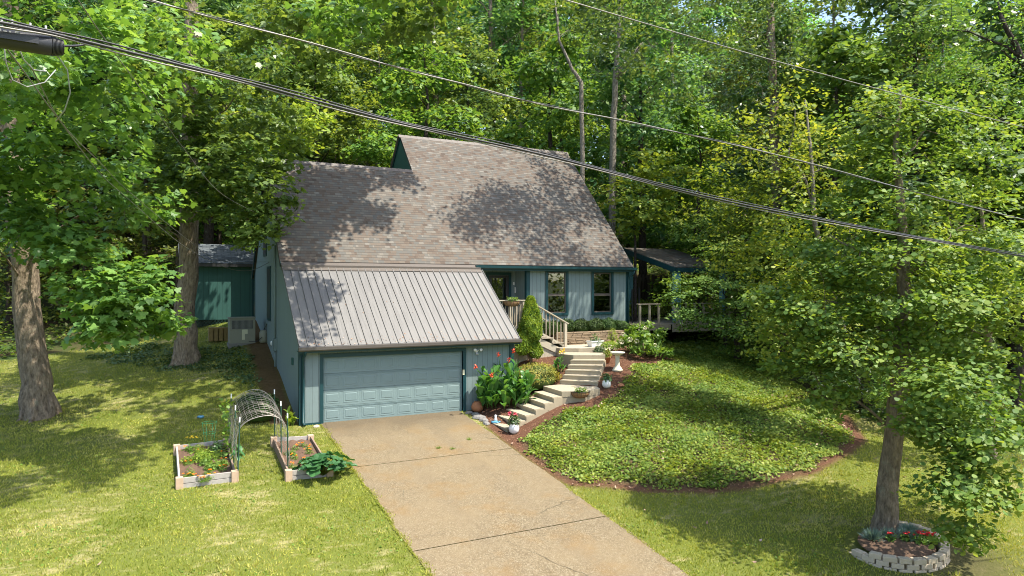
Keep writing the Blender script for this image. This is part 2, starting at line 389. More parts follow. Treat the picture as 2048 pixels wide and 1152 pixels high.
M['ivy'] = leaf('leaf_ivy', [(.045, .105, .016), (.11, .19, .028), (.20, .27, .042), (.33, .37, .07)], .32, .5, 0, .8, spec=.2)
M['ivydark'] = leaf('leaf_ivy_dark', [(.03, .065, .018), (.05, .10, .028), (.08, .14, .04), (.13, .18, .06)], .2, .45, 0, 1.2, spec=.4)
M['grass'] = leaf('grass_blade', [(.11, .165, .018), (.235, .28, .036), (.38, .385, .075), (.52, .48, .20)], .3, .65, 0, .45, .1, True)
M['fescue'] = leaf('fescue_blade', [(.09, .15, .11), (.14, .22, .165), (.21, .30, .23)], .2, .5, 0)
M['zinnia'] = leaf('leaf_bright', [(.06, .135, .018), (.125, .225, .03), (.22, .31, .05)], .36, .45, 0, 2, spec=.35)
M['litter'] = leaf('dry_leaf', [(.13, .075, .04), (.28, .19, .11), (.45, .36, .24)], .1, .8, 0, 1)
M['arb'] = leaf('leaf_arborvitae', [(.055, .125, .014), (.12, .21, .02), (.20, .285, .03), (.29, .35, .045)], .3, .55, 0, 2)
M['azalea'] = leaf('leaf_azalea', [(.08, .11, .018), (.17, .19, .028), (.28, .275, .045), (.32, .22, .08)], .25, .5, 0, 2.5)

# ------------------------------------------------------------------ leaf clouds
STAR = np.array([(0, 0), (.18, -.02), (.42, .05), (.30, .25), (.55, .50), (.25, .55), (.20, .78), (0, 1.0), (-.20, .78), (-.25, .55), (-.55, .50), (-.30, .25), (-.42, .05), (-.18, -.02)])
OVAL = np.array([(0, 0), (.26, .3), (.24, .65), (0, 1.0), (-.24, .65), (-.26, .3)])
ROUND = np.array([(0, 0), (.36, .12), (.46, .5), (.24, .82), (0, 1.0), (-.24, .82), (-.46, .5), (-.36, .12)])
DIAM = np.array([(0, 0), (.34, .45), (0, 1.0), (-.34, .45)])
BLADE = np.array([(-.09, 0), (.09, 0), (0, 1.0)])
LANCE = np.array([(0, 0), (.14, .25), (.13, .6), (0, 1.0), (-.13, .6), (-.14, .25)])
def leaves(P, N, size, shape, rng=RNG, yaw=None, droop=.0, updir=None):
    """leaf polygons at P (n,3) facing N (n,3); returns verts, idx, k"""
    n = len(P); N = N/np.linalg.norm(N, axis=1, keepdims=True)
    if updir is None: A = rng.normal(size=(n, 3))
    else: A = updir
    A = A-(A*N).sum(1)[:, None]*N; A /= np.linalg.norm(A, axis=1, keepdims=True)+1e-9
    B = np.cross(A, N); sz = np.broadcast_to(np.asarray(size, float), (n,))
    k = len(shape); tx = shape[:, 0]; ty = shape[:, 1]
    bend = -np.abs(tx)*.35*(1 if k > 3 else 0) - droop*ty**2
    V = P[:, None, :] + sz[:, None, None]*(tx[None, :, None]*B[:, None, :] + ty[None, :, None]*A[:, None, :] + bend[None, :, None]*N[:, None, :])
    return V.reshape(-1, 3), np.arange(n*k), k
def rand_norm(n, sig=.6, rng=RNG, up=1.0):
    N = rng.normal(size=(n, 3))*sig; N[:, 2] = np.abs(N[:, 2]*.6)+up; return N
def cluster_points(blobs, leaves_per, cr, rng=RNG, shell=.35, flat=.32):
    """blobs: (cx,cy,cz,rx,ry,rz,nclusters). Leaf points and cluster centres."""
    Cs = []; W = []
    for b in blobs:
        n = int(b[6]); d = rng.normal(size=(n, 3)); d /= np.linalg.norm(d, axis=1, keepdims=True)
        r = shell+(1-shell)*rng.random(n)**.55
        Cs.append(np.array(b[:3])+d*r[:, None]*np.array(b[3:6])); W.append(d)
    Cs = np.concatenate(Cs); W = np.concatenate(W); n = len(Cs)
    L = leaves_per; c = np.repeat(Cs, L, 0); w = np.repeat(W, L, 0)
    crr = np.repeat(cr*(.6+.8*rng.random(n)), L)
    q = rng.normal(size=(n*L, 3)); q /= np.linalg.norm(q, axis=1, keepdims=True)
    rr = crr*rng.random(n*L)**.45
    off = q*rr[:, None]; off[:, 2] *= flat
    # droop towards the outside of each spray
    outw = (off[:, :2]*w[:, :2]).sum(1); off[:, 2] -= .25*np.maximum(outw, 0)
    return c+off, Cs, w
def foliage(name, blobs, mat, parent, size, shape, leaves_per=26, cr=.6, sig=.55, shell=.35, flat=.35, rng=RNG, updo=.9, side=.5):
    P, Cs, w = cluster_points(blobs, leaves_per, cr, rng, shell, flat)
    N = rand_norm(len(P), sig, rng, updo) + w*side
    V, idx, k = leaves(P, N, size*(.45+.95*rng.random(len(P))), shape, rng, droop=.12)
    return arr_mesh(name, V, k, idx, mat, parent), Cs

def trunk_mb(path, radii, blobs, Cs, limb_r=.09, n=10, flare=1.35, twigs=60, rng=random, start=.45):
    mb = MB(); P = [Vector(p) for p in path]
    # resample with a little wander
    pts = []; rr = []
    for i in range(len(P)-1):
        for j in range(4):
            t = j/4; p = P[i].lerp(P[i+1], t)
            w = radii[i]*.18 if 0 < i+j else 0
            pts.append(p+Vector((rng.uniform(-w, w), rng.uniform(-w, w), 0))); rr.append(radii[i]*(1-t)+radii[i+1]*t)
    pts.append(P[-1]); rr.append(radii[-1])
    base = pts[0]; pts.insert(0, base-Vector((0, 0, .35))); rr.insert(0, rr[0]*flare*1.1); rr[1] *= flare
    pts.insert(2, pts[1].lerp(pts[2], .35)); rr.insert(2, rr[1]/flare*1.06)
    if radii[0] > .2:
        for q in range(7):
            a_ = q*.9+rng.uniform(-.2, .2); L_ = radii[0]*rng.uniform(1.15, 1.5); d_ = Vector((math.cos(a_), math.sin(a_), 0))
            mb.tube([base+Vector((0, 0, radii[0]*1.5))+d_*radii[0]*.55, base+Vector((0, 0, radii[0]*.42))+d_*radii[0]*.98, base+Vector((0, 0, .0))+d_*L_*.8, base+Vector((0, 0, -.16))+d_*L_*1.1], [radii[0]*.25, radii[0]*.28, radii[0]*.17, radii[0]*.08], 7)
    mb.tube(pts, rr, n)
    def on_trunk(z):
        for a, b, r1, r2 in zip(pts, pts[1:], rr, rr[1:]):
            if a.z <= z <= b.z: t = (z-a.z)/max(1e-6, b.z-a.z); return a.lerp(b, t), r1*(1-t)+r2*t
        return (pts[-1], rr[-1]) if z > pts[-1].z else (pts[1], rr[1])
    joints = []; root_pts = []
    for b in sorted(blobs, key=lambda b: math.hypot(b[0]-base.x, b[1]-base.y)):
        c = Vector(b[:3]); zb = max(base.z+start*(pts[-1].z-base.z)*.5, min(pts[-1].z-.1, c.z-.55*math.hypot(c.x-base.x, c.y-base.y)-.3))
        a, r0 = on_trunk(zb); L = (c-a).length
        # grow from a nearer limb when there is one
        best = None
        for q, rq in joints:
            d = (c-q).length
            if q.z < c.z+1.2 and d < L*.62 and (best is None or d < best[0]): best = (d, q, rq)
        if best: a, r0 = best[1], best[2]*1.7; L = best[0]
        if L < .3: continue
        mid = a.lerp(c, .5)+Vector((rng.uniform(-.14, .14)*L, rng.uniform(-.14, .14)*L, rng.uniform(.02, .16)*L))
        r = min(r0*.6, limb_r*(.5+L*.14))
        m1 = a.lerp(mid, .5)+Vector((rng.uniform(-.05, .05)*L, rng.uniform(-.05, .05)*L, .03*L)); m2 = mid.lerp(c, .5)+Vector((rng.uniform(-.08, .08)*L, rng.uniform(-.08, .08)*L, rng.uniform(-.04, .05)*L))
        mb.tube([a, m1, mid, m2, c], [r, r*.85, r*.7, r*.5, r*.3], 6)
        joints.append((m1, r*.6)); joints.append((mid, r*.55)); joints.append((m2, r*.45)); joints.append((c, r*.3))
    if joints and len(Cs):
        J = np.array([tuple(j[0]) for j in joints])
        sel = rng.sample(range(len(Cs)), min(twigs, len(Cs)))
        for i in sel:
            q = Cs[i]; d = ((J-q)**2).sum(1); j = int(d.argmin()); a = joints[j][0]; q = Vector(q)
            if (q-a).length > 3.5: continue
            mid = a.lerp(q, .5)+Vector((rng.uniform(-.1, .1), rng.uniform(-.1, .1), rng.uniform(0, .15)))
            mb.tube([a, mid, q], [joints[j][1]*.5, joints[j][1]*.3, .006], 4, cap=False)
    return mb

def tree(name, loc, path, radii, blobs, bark_m, leaf_m, label, cat='tree', group=None, size=.16, shape=OVAL, lp=26, cr=.6, sig=.6, shell=.35,
         limb_r=.09, twigs=60, n=10, flat=.35, flare=1.35, start=.45, seed=1):
    """path and blobs in world coordinates"""
    rng = np.random.default_rng(seed); rr = random.Random(seed)
    o = empty(name, loc, 0, label, cat, group); L = Vector(loc)
    pl = [Vector(p)-L for p in path]; bl = [(b[0]-L.x, b[1]-L.y, b[2]-L.z)+tuple(b[3:]) for b in blobs]
    _, Cs = foliage('crown', bl, leaf_m, o, size, shape, lp, cr, sig, shell, flat, rng)
    trunk_mb(pl, radii, bl, Cs, limb_r, n, flare, twigs, rr, start).build('trunk', bark_m, o)
    return o
def VB(px, py, t, r, n, ry=None, depth=None):
    """crown lobe: where it stands as surveyed, radius in metres"""
    p = view(px, py, t); ry = ry or r
    return (p.x, p.y, p.z, r, depth or r, ry, n)
def inpoly(x, y, poly):
    c = np.zeros(len(x), bool); j = len(poly)-1
    for i in range(len(poly)):
        xi, yi = poly[i]; xj, yj = poly[j]
        k = ((yi > y) != (yj > y)) & (x < (xj-xi)*(y-yi)/(yj-yi+1e-12)+xi); c ^= k; j = i
    return c

# ------------------------------------------------------------------ the ground: one sheet, zones for mulch, bare soil and woodland floor
MULCH = [(5.55,-2.7),(5.5,-4),(5.5,-6.6),(5.62,-7.1),(7.15,-8.4),(8.7,-9.05),(10.4,-9.35),(12.1,-9.6),(14.1,-9.15),(15.7,-8.5),(17.2,-6.8),(17.6,-4),(14,-1.5),(15.6,.6),(14.8,2.6),(11,2.6),(9.5,3.6),(7.6,3.4),(7.6,0),(5.75,0),(5.7,-.6),(5.75,-1.4)]
IVY = [(6.15,-3.55),(5.85,-4.4),(5.85,-6.7),(6.4,-7.3),(7.3,-8.1),(8.7,-8.75),(10.4,-9.05),(12,-9.3),(13.9,-8.85),(15.4,-8.2),(16.8,-6.3),(18.5,-3),(22,0),(24,3),(16.2,4.5),(15.6,.6),(14.6,-.55),(13.0,-.9),(12.1,-1.0),(11.9,-1.6),(11.25,-1.95),(10.75,-2.35),(10.0,-2.75),(9.2,-2.95),(8.2,-2.75),(7.2,-2.95)]
IVY2 = [(-3.6,6.2),(-2.2,5.2),(-1.6,3.6),(-.9,3.2),(-.8,6.8),(-1.2,7.8),(-2.0,8.3),(-4.6,11.5),(-7,11.2),(-5.2,8.6)]
DRIVE = [(.65,.12),(5.6,.12),(5.5,-40),(.65,-40)]
def grid(x0, x1, y0, y1, st):
    xs = np.arange(x0, x1+1e-6, st); ys = np.arange(y0, y1+1e-6, st); return xs, ys
def graded(breaks):
    out = []
    for (a, b, s_) in breaks: out.append(np.arange(a, b, s_))
    return np.concatenate(out+[np.array([breaks[-1][1]])])
gx = graded([(-260, -60, 12), (-60, -16, 2), (-16, 20, .16), (20, 34, .5), (34, 80, 3), (80, 260, 12)])
gy = graded([(-160, -40, 8), (-40, -16, 1), (-16, 13, .16), (13, 40, .8), (40, 100, 3), (100, 320, 14)])
XX, YY = np.meshgrid(gx, gy); X_ = XX.ravel(); Y_ = YY.ravel(); Z_ = TA(X_, Y_)
nx = len(gx); ny = len(gy)
ii, jj = np.meshgrid(np.arange(nx-1), np.arange(ny-1)); b0 = (jj*nx+ii).ravel()
idx = np.stack([b0, b0+1, b0+1+nx, b0+nx], 1).ravel()
gobj = arr_mesh('ground', np.stack([X_, Y_, Z_], 1), 4, idx, M['ground'], smooth=True)
tag(gobj, 'sloping yard of lawn, mulch and woodland floor', 'ground', kind='structure')
def smooth_mask(poly, w=.22):
    # distance-free soft mask: average of jittered tests
    acc = np.zeros(len(X_)); near = (X_ > -20) & (X_ < 40) & (Y_ > -20) & (Y_ < 20); ix = np.where(near)[0]
    for a in range(6):
        dx, dy = w*.5*math.cos(a*1.05), w*.5*math.sin(a*1.05)
        acc[ix] += inpoly(X_[ix]+dx, Y_[ix]+dy, poly)
    return acc/6
zone = np.zeros((len(X_), 4), np.float32); zone[:, 3] = 1
wl = smooth_mask([(-.95,.25),(0,.1),(.2,11.4),(-.9,11.4),(-.8,6.5)])
zone[:, 0] = np.maximum(smooth_mask(MULCH), wl*.8)
zone[:, 1] = smooth_mask(IVY)
zone[:, 1] = np.maximum(zone[:, 1], .6*np.exp(-((X_+7.2)**2+(Y_-3.5)**2)/1.1)); zone[:, 1] = np.maximum(zone[:, 1], .9*np.exp(-((X_-10.9)**2+(Y_+13.9)**2)/2.6))
wood = np.maximum(sstep(12.2, 13.6, Y_+.25*X_*(X_ < 0)*-.2), sstep(17.0, 18.5, X_+np.maximum(0, Y_)*.2+.3*np.minimum(0, Y_+8)))
wood = np.maximum(wood, sstep(-11.5, -14.5, X_)*sstep(2, 5, Y_)); wood = np.maximum(wood, sstep(8, 11, Y_)*(X_ > .1))
zone[:, 2] = wood*(1-zone[:, 1])
ca = gobj.data.color_attributes.new('zone', 'FLOAT_COLOR', 'POINT'); ca.data.foreach_set('color', zone.ravel())

# driveway: four cast slabs with open joints
def slab(y0, y1, nm='driveway'):
    mb = MB(); xs = np.linspace(.65, 5.5, 12); ys = np.arange(y1, y0+.001, (y0-y1)/max(2, int((y0-y1)/.4)))
    g = []; 
    for y in ys:
        for i, x in enumerate(xs):
            xx = x+(.02*math.sin(y*1.7)+.012*math.sin(y*4.1) if i in (0, 11) else 0)
            g.append((xx, y, (.118*y if y < 0 else 0)+.022))
    n = len(xs); fs = [(j*n+i, j*n+i+1, (j+1)*n+i+1, (j+1)*n+i) for j in range(len(ys)-1) for i in range(n-1)]
    mb.add(g, fs)
    return mb
dmb = MB()
for a, b_ in ((.12, -4.05), (-4.075, -9.0), (-9.025, -14.2), (-14.225, -19.5), (-19.525, -26)):
    s_ = slab(a, b_); dmb.add(s_.v, s_.f)
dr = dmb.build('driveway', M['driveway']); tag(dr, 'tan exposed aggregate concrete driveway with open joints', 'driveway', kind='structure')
jt = MB().add([(.7, .05, -.02+.012), (5.45, .05, -.008), (5.45, -26, -26*.118+.006), (.7, -26, -26*.118+.006)], [(0, 1, 2, 3)])
tag(jt.build('driveway_joint_bed', M['soil']), 'dark sand showing in the driveway joints', 'driveway', kind='structure')

# ------------------------------------------------------------------ the house
house = empty('house', (0, 0, 0), 0, 'teal house with steep shingle roof, metal garage roof and attached two car garage', 'house')
S_, TR = M['siding'], M['trim']
def H(mb, name, mat, parent=house, **k): return mb.build(name, mat, parent, **k)
def label(o, t): o['label'] = t; return o
VE, ZE, VR, ZR = 3.19, 5.33, 9.015, 11.62; VL, ZL = 7.22, 9.686; UT = 6.21; UR = 15.53
slope = math.hypot(VR-VE, ZR-ZE)
def zf(v): return ZE+(v-VE)*(ZR-ZE)/(VR-VE)
# garage front wall with door opening
w = MB()
w.box(.13, 0, -.15, .73, .12, 2.40); w.box(5.61, 0, -.15, 7.48, .12, 2.40); w.box(.73, 0, 2.13, 5.61, .12, 2.40)
H(w, 'garage_front_wall', S_)
pieces('corner_board', TR, house, [MB().box(-.035, -.035, -.15, .14, .13, 2.42), MB().box(7.46, -.035, -.15, 7.63, .13, 2.42)])
df = MB(); df.box(.62, -.03, -.02, .73, .11, 2.13); df.box(5.61, -.03, -.02, 5.73, .11, 2.13); df.box(.62, -.032, 2.132, 5.73, .11, 2.25)
df.box(.155, -.028, -.12, .615, -.002, .06)
H(df, 'garage_door_frame', TR)
# garage door: four sections of eight raised panels
gd = MB(); ph = 2.13/4; pw = 4.88/8
for r in range(4):
    z0 = r*ph+.004; z1 = (r+1)*ph-.004
    gd.box(.73, .075, z0, 5.61, .11, z1)
    for c_ in range(8):
        a = .73+c_*pw+.075; b_ = .73+(c_+1)*pw-.075; lo = z0+.10; hi = z1-.10; y = .0745; d = .03
        # moulded recess then raised field
        o8 = [(a, y, lo), (b_, y, lo), (b_, y, hi), (a, y, hi)]
        i8 = [(a+d, y+.016, lo+d), (b_-d, y+.016, lo+d), (b_-d, y+.016, hi-d), (a+d, y+.016, hi-d)]
        o9 = [(a-.012, y-.005, lo-.012), (b_+.012, y-.005, lo-.012), (b_+.012, y-.005, hi+.012), (a-.012, y-.005, hi+.012)]
        q9 = [(p[0], y+.001, p[2]) for p in [(a-.03, 0, lo-.03), (b_+.03, 0, lo-.03), (b_+.03, 0, hi+.03), (a-.03, 0, hi+.03)]]
        gd.add(q9+o9, [(k, (k+1) % 4, 4+(k+1) % 4, 4+k) for k in range(4)])
        i9 = [(a+d, y-.002, lo+d), (b_-d, y-.002, lo+d), (b_-d, y-.002, hi-d), (a+d, y-.002, hi-d)]
        gd.add(o9+i9, [(k, (k+1) % 4, 4+(k+1) % 4, 4+k) for k in range(4)])
        f1 = [(a+d+.02, y-.010, lo+d+.02), (b_-d-.02, y-.010, lo+d+.02), (b_-d-.02, y-.010, hi-d-.02), (a+d+.02, y-.010, hi-d-.02)]
        gd.add(i9+f1+[], [(k, (k+1) % 4, 4+(k+1) % 4, 4+k) for k in range(4)]+[(4, 5, 6, 7)])
    for q in range(3):  # thin raised ribs between panel rows
        zz = z1-.02-q*.022
        gd.box(.75, .068, zz-.004, 5.59, .0745, zz+.004)
gdo = H(gd, 'garage_door', M['door_paint'])
H(MB().box(.73, .068, -.02, 5.61, .112, .002), 'weather_seal', M['white'], gdo)
H(MB().box(5.59, -.05, 1.30, 5.66, -.031, 1.48), 'keypad', M['cream'])
# side walls
lw = MB(); P = [(0, -.0, -.15), (0, 0, 2.42), (0, 2.9, 4.95), (0, 3.25, zf(3.25)-.06), (0, VL, ZL-.10), (0, 11.4, 5.4), (0, 11.4, 1.5), (0, 5, .6), (0, 1, -.15)]
lw.prism([(.12,)+p[1:] for p in P][::-1], (-.12, 0, 0)); H(lw, 'left_wall', S_)
rw = MB(); rw.prism([(7.48, .0, -.15), (7.48, 0, 2.42), (7.48, 2.9, 4.95), (7.48, 4.6, 5.2), (7.48, 4.6, -.15)], (.12, 0, 0)); H(rw, 'garage_right_wall', S_)
rg = MB(); rg.prism([(15.30, 3.46, 1.3), (15.30, 3.46, 5.45), (15.30, VR, ZR-.12), (15.30, 11.6, 8.9), (15.30, 11.6, 1.3)], (.12, 0, 0)); H(rg, 'right_wall', S_)
H(MB().box(0.14, 11.3, 1.2, 15.28, 11.42, 8.8), 'rear_wall', S_)
gt = MB(); gt.prism([(UT, VR, ZR-.07), (UT, VL-.2, ZL-.4), (UT, 11.6, 8.8)], (.1, 0, 0)); H(gt, 'gable_wall', M['siding_green'])
# front wall of living part with two window openings, recessed entry
WIN = [(11.09, 12.02, 3.27, 5.06), (13.48, 14.44, 3.27, 5.06)]
fw = MB(); us = [10.1, 11.09, 12.02, 13.48, 14.44, 15.42]
for i in (0, 2, 4): fw.box(us[i], 3.45, 1.7, us[i+1], 3.57, 5.42)
for (a, b_, lo, hi) in WIN: fw.box(a, 3.45, 1.7, b_, 3.57, lo); fw.box(a, 3.45, hi, b_, 3.57, 5.42)
fw.box(10.1, 3.57, 1.7, 10.22, 4.6, 5.3)
H(fw, 'front_wall', S_)
ew = MB(); ew.box(7.6, 4.6, 2.7, 8.77, 4.7, 5.3); ew.box(9.80, 4.6, 2.7, 10.22, 4.7, 5.3); ew.box(8.77, 4.6, 4.92, 9.80, 4.7, 5.3); H(ew, 'entry_wall', S_)
H(MB().box(7.62, 3.2, 5.16, 10.1, 4.7, 5.2), 'entry_soffit', S_)
pieces('corner_board', TR, house, [MB().box(10.03, 3.42, 1.75, 10.2, 3.449, 5.15).box(10.03, 3.449, 2.76, 10.099, 3.6, 5.15), MB().box(15.27, 3.42, 1.75, 15.45, 3.449, 5.15)])
for (a, b_, lo, hi) in WIN:
    f = MB(); t = .11
    f.box(a-t, 3.40, lo-t, a, 3.448, hi+t); f.box(b_, 3.40, lo-t, b_+t, 3.448, hi+t); f.box(a, 3.40, hi, b_, 3.448, hi+t); f.box(a, 3.39, lo-t, b_, 3.448, lo)
    wf = H(f, 'window', TR)
    s_ = MB(); k = .05; mid = (lo+hi)/2-.1
    for (z0, z1, y) in ((lo+.002, mid, 3.47), (mid+.003, hi-.002, 3.49)):
        s_.box(a+.002, y, z0, a+k, y+.03, z1); s_.box(b_-k, y, z0, b_-.002, y+.03, z1); s_.box(a+k, y, z0, b_-k, y+.03, z0+k); s_.box(a+k, y, z1-k, b_-k, y+.03, z1)
    H(s_, 'sash', M['brownmetal'], wf)
    p = MB(); p.box(a+k, 3.483, lo+k, b_-k, 3.487, mid-k); p.box(a+k, 3.503, mid+k, b_-k, 3.507, hi-k); H(p, 'pane', M['glass'], wf)
    bl = MB()
    for q in range(7): bl.box(a+.03, 3.56, hi-.07-q*.045, b_-.03, 3.60, hi-.035-q*.045)
    H(bl, 'blind', M['blind'], wf)
    r_ = MB(); r_.box(a-.4, 3.6, lo-.5, a-.38, 5.6, hi+.1); r_.box(b_+.38, 3.6, lo-.5, b_+.4, 5.6, hi+.1); r_.box(a-.4, 5.6, lo-.5, b_+.4, 5.62, hi+.1); r_.box(a-.4, 3.6, lo-.52, b_+.4, 5.6, lo-.5)
    r_.box(a+.15, 5.2, lo-.3, a+.45, 5.58, lo+1.2)
    H(r_, 'room', M['interior'], wf)
# front door
d = MB(); d.box(8.66, 4.55, 2.76, 8.78, 4.599, 5.05); d.box(9.76, 4.55, 2.76, 9.88, 4.599, 5.05); d.box(8.78, 4.55, 4.93, 9.76, 4.599, 5.05); fd = H(d, 'front_door', TR)
d = MB(); d.box(8.79, 4.56, 2.77, 8.93, 4.60, 4.92); d.box(9.61, 4.56, 2.77, 9.75, 4.60, 4.92); d.box(8.93, 4.56, 4.80, 9.61, 4.60, 4.92); d.box(8.93, 4.56, 2.77, 9.61, 4.60, 3.1); H(d, 'storm_door', M['dark'], fd)
H(MB().box(8.93, 4.575, 3.1, 9.61, 4.58, 4.8), 'pane', M['glass'], fd); H(MB().box(8.8, 4.66, 2.8, 9.75, 4.69, 4.92), 'door_leaf', M['dark'], fd)
H(MB().box(9.98, 4.56, 4.5, 10.04, 4.599, 4.63), 'doorbell', M['white'])
mbx = MB(); mbx.box(10.06, 4.54, 4.15, 10.2, 4.599, 4.4); mbx.box(10.075, 4.53, 4.2, 10.185, 4.54, 4.3)
H(mbx, 'mailbox', M['white'])
# roofs
def roof_quad(mb, poly2, u_of, up):  # poly2 of (u, s) along slope -> 3-D using base line
    pass
def plane_roof(poly, v0, z0, v1, z1, th=.10):
    """poly of (u, v); lies on the slope from (v0, z0) to (v1, z1); uv in metres"""
    k = (z1-z0)/(v1-v0); L = math.hypot(1, k); mb = MB()
    top = [(u, v, z0+(v-v0)*k) for u, v in poly]; n = len(top)
    nrm = Vector((0, -k, 1)).normalized()
    if nrm.z < 0: nrm = -nrm
    bot = [tuple(Vector(p)-nrm*th) for p in top]
    uvs = [[(u, (v-v0)*L) for u, v in poly]]
    area = sum(poly[i][0]*poly[(i+1) % n][1]-poly[(i+1) % n][0]*poly[i][1] for i in range(n))
    f = tuple(range(n)) if area > 0 else tuple(range(n))[::-1]
    if area < 0: uvs[0] = uvs[0][::-1]
    mb.add(top, [f], uvs)
    mb.add(top+bot, [tuple(range(n, 2*n))]+[(i, (i+1) % n, n+(i+1) % n, n+i) for i in range(n)])
    return mb
fr_ = plane_roof([(-.13, VE), (UR, VE), (UR, VR), (UT, VR), (UT, VL), (-.13, VL)], VE, ZE, VR, ZR)
H(fr_, 'front_roof', M['shingle'])
kb = -(ZR-ZE)/(VR-VE)
H(plane_roof([(-.13, VL+.003), (UT-.002, VL+.003), (UT-.002, 11.7), (-.13, 11.7)], VL, ZL, VL+4, ZL+4*kb), 'rear_left_roof', M['shingle'])
H(plane_roof([(UT-.1, VR+.003), (UR, VR+.003), (UR, 11.8), (UT-.1, 11.8)], VR, ZR, VR+3, ZR+3*kb), 'rear_roof', M['shingle'])
for (a, b_, v, z) in ((-.15, UT, VL, ZL), (UT-.06, UR+.02, VR, ZR)):
    rc = MB(); x = a
    while x < b_-.02:
        e = min(b_, x+.3)
        rc.add([(x, v-.13, z-.125), (e, v-.13, z-.130), (e, v, z+.022), (x, v, z+.034), (x, v+.13, z-.125), (e, v+.13, z-.13)], [(0, 1, 2, 3), (3, 2, 5, 4)])
        rc.add([(x, v-.13, z-.16), (x, v, z-.0), (x, v, z+.034), (x, v-.13, z-.125)], [(0, 1, 2, 3)]); x += .3
    H(rc, 'ridge_cap', M['brownmetal'])
# barge boards
pieces('barge_board', TR, house, [MB().bar((-.11, VE, ZE-.13), (-.11, VL, ZL-.13), .035, .17, (0, -1, 1)).bar((-.11, VL, ZL-.13), (-.11, 11.6, ZL+4.38*kb-.13), .035, .17, (0, 1, 1)),
    MB().bar((UR-.03, VE, ZE-.13), (UR-.03, VR, ZR-.13), .035, .17, (0, -1, 1)), MB().bar((UT-.03, VR-.05, ZR-.12), (UT-.03, 11.6, ZR+2.6*kb-.13), .035, .15, (0, 1, 1))])
# metal garage roof with standing seams
MV0, MZ0, MV1, MZ1 = -.36, 2.54, 2.95, 5.10
mr = MB(); k = (MZ1-MZ0)/(MV1-MV0)
mr.prism([(-.10, MV0, MZ0), (-.10, MV1, MZ1), (-.10, MV1, MZ1-.07), (-.10, MV0, MZ0-.07)], (7.82, 0, 0))
sm = MB()
for i in range(30):
    u = -.085+i*(7.79/29)
    sm.bar((u, MV0-.01, MZ0+.016), (u, MV1-.02, MZ1+.016), .020, .024, (0, -1, 1))
mro = H(mr, 'metal_roof', M['metal']); H(sm, 'roof_seam', M['metal'], mro)
fl = MB(); fl.box(-.10, 2.93, 5.03, 7.66, 3.22, 5.20); fl.prism([(-.11, 2.80, 5.02), (-.11, 3.17, 5.31), (-.11, 3.19, 5.22), (-.11, 2.90, 4.98)], (7.75, 0, 0)); H(fl, 'roof_flashing', M['brownmetal'])
g = MB(); g.prism([(-.12, -.36, 2.52), (-.12, -.50, 2.52), (-.12, -.49, 2.43), (-.12, -.44, 2.39), (-.12, -.36, 2.39)], (7.86, 0, 0)); H(g, 'gutter', M['gutter'])
H(MB().box(-.11, -.358, 2.33, 7.73, -.33, 2.47).box(-.1, -.33, 2.36, 7.7, 0, 2.39), 'fascia', TR)
lf = MB(); lf.bar((-.05, -.34, 2.44), (-.05, 2.95, 4.98), .03, .12, (0, -1, 1)); H(lf, 'rake_board', TR)
g = MB(); g.prism([(7.5, 3.16, 5.30), (7.5, 3.03, 5.30), (7.5, 3.04, 5.20), (7.5, 3.09, 5.16), (7.5, 3.16, 5.16)], (8.1, 0, 0)); H(g, 'eave_gutter', TR)
H(MB().box(7.62, 3.165, 5.10, 15.55, 3.19, 5.25).box(10.1, 3.2, 5.13, 15.4, 3.45, 5.155), 'eave_fascia', TR)
ds = MB(); ds.tube([(15.5, 3.1, 5.17), (15.48, 3.14, 5.02), (15.38, 3.36, 4.86), (15.36, 3.37, 4.7), (15.36, 3.37, 2.0)], .04, 8); H(ds, 'downspout', TR)
ds = MB(); ds.tube([(.10, -.42, 2.4), (.10, -.30, 2.28), (.08, -.08, 2.14), (.08, -.075, .12), (.10, -.22, .03)], .045, 8); H(ds, 'downspout', TR)
# left wall fittings
sw = MB(); sw.box(-.03, 6.3, 3.05, .0, 7.3, 5.25); swo = H(sw, 'side_window', TR); H(MB().box(-.035, 6.42, 3.15, -.031, 7.18, 4.15).box(-.035, 6.42, 4.2, -.031, 7.18, 5.14), 'pane', M['dark'], swo)
uw = MB(); uw.box(-.03, 7.5, 5.7, .0, 8.4, 7.2); uwo = H(uw, 'upper_side_window', TR); H(MB().box(-.035, 7.6, 5.8, -.031, 8.3, 7.1), 'pane', M['dark'], uwo)
cd_ = MB(); cd_.tube([(-.05, 4.88, 6.0), (-.05, 4.88, 2.4)], .03, 7); cd_.tube([(-.05, 4.88, 2.0), (-.05, 4.88, 1.2)], .035, 7); H(cd_, 'conduit', M['siding'])
bx = MB(); bx.box(-.15, 4.72, 2.0, -.002, 5.05, 2.45); bxo = H(bx, 'meter_box', M['siding'])
H(MB().lathe([(0, 0), (.09, 0), (.1, .03), (.1, .1), (.07, .14), (0, .15)], 14), 'meter', M['white'], bxo, loc=None)
bpy.data.objects['meter'].rotation_euler = (0, -math.pi/2, 0); bpy.data.objects['meter'].location = (-.02, 5.25, 2.25)
H(MB().box(-.06, 1.15, 1.82, -.002, 1.33, 2.05), 'outlet_cover', M['siding_green'])
H(MB().box(-.03, 11.3, 1.5, .12, 11.45, 5.3), 'rear_corner_board', TR)
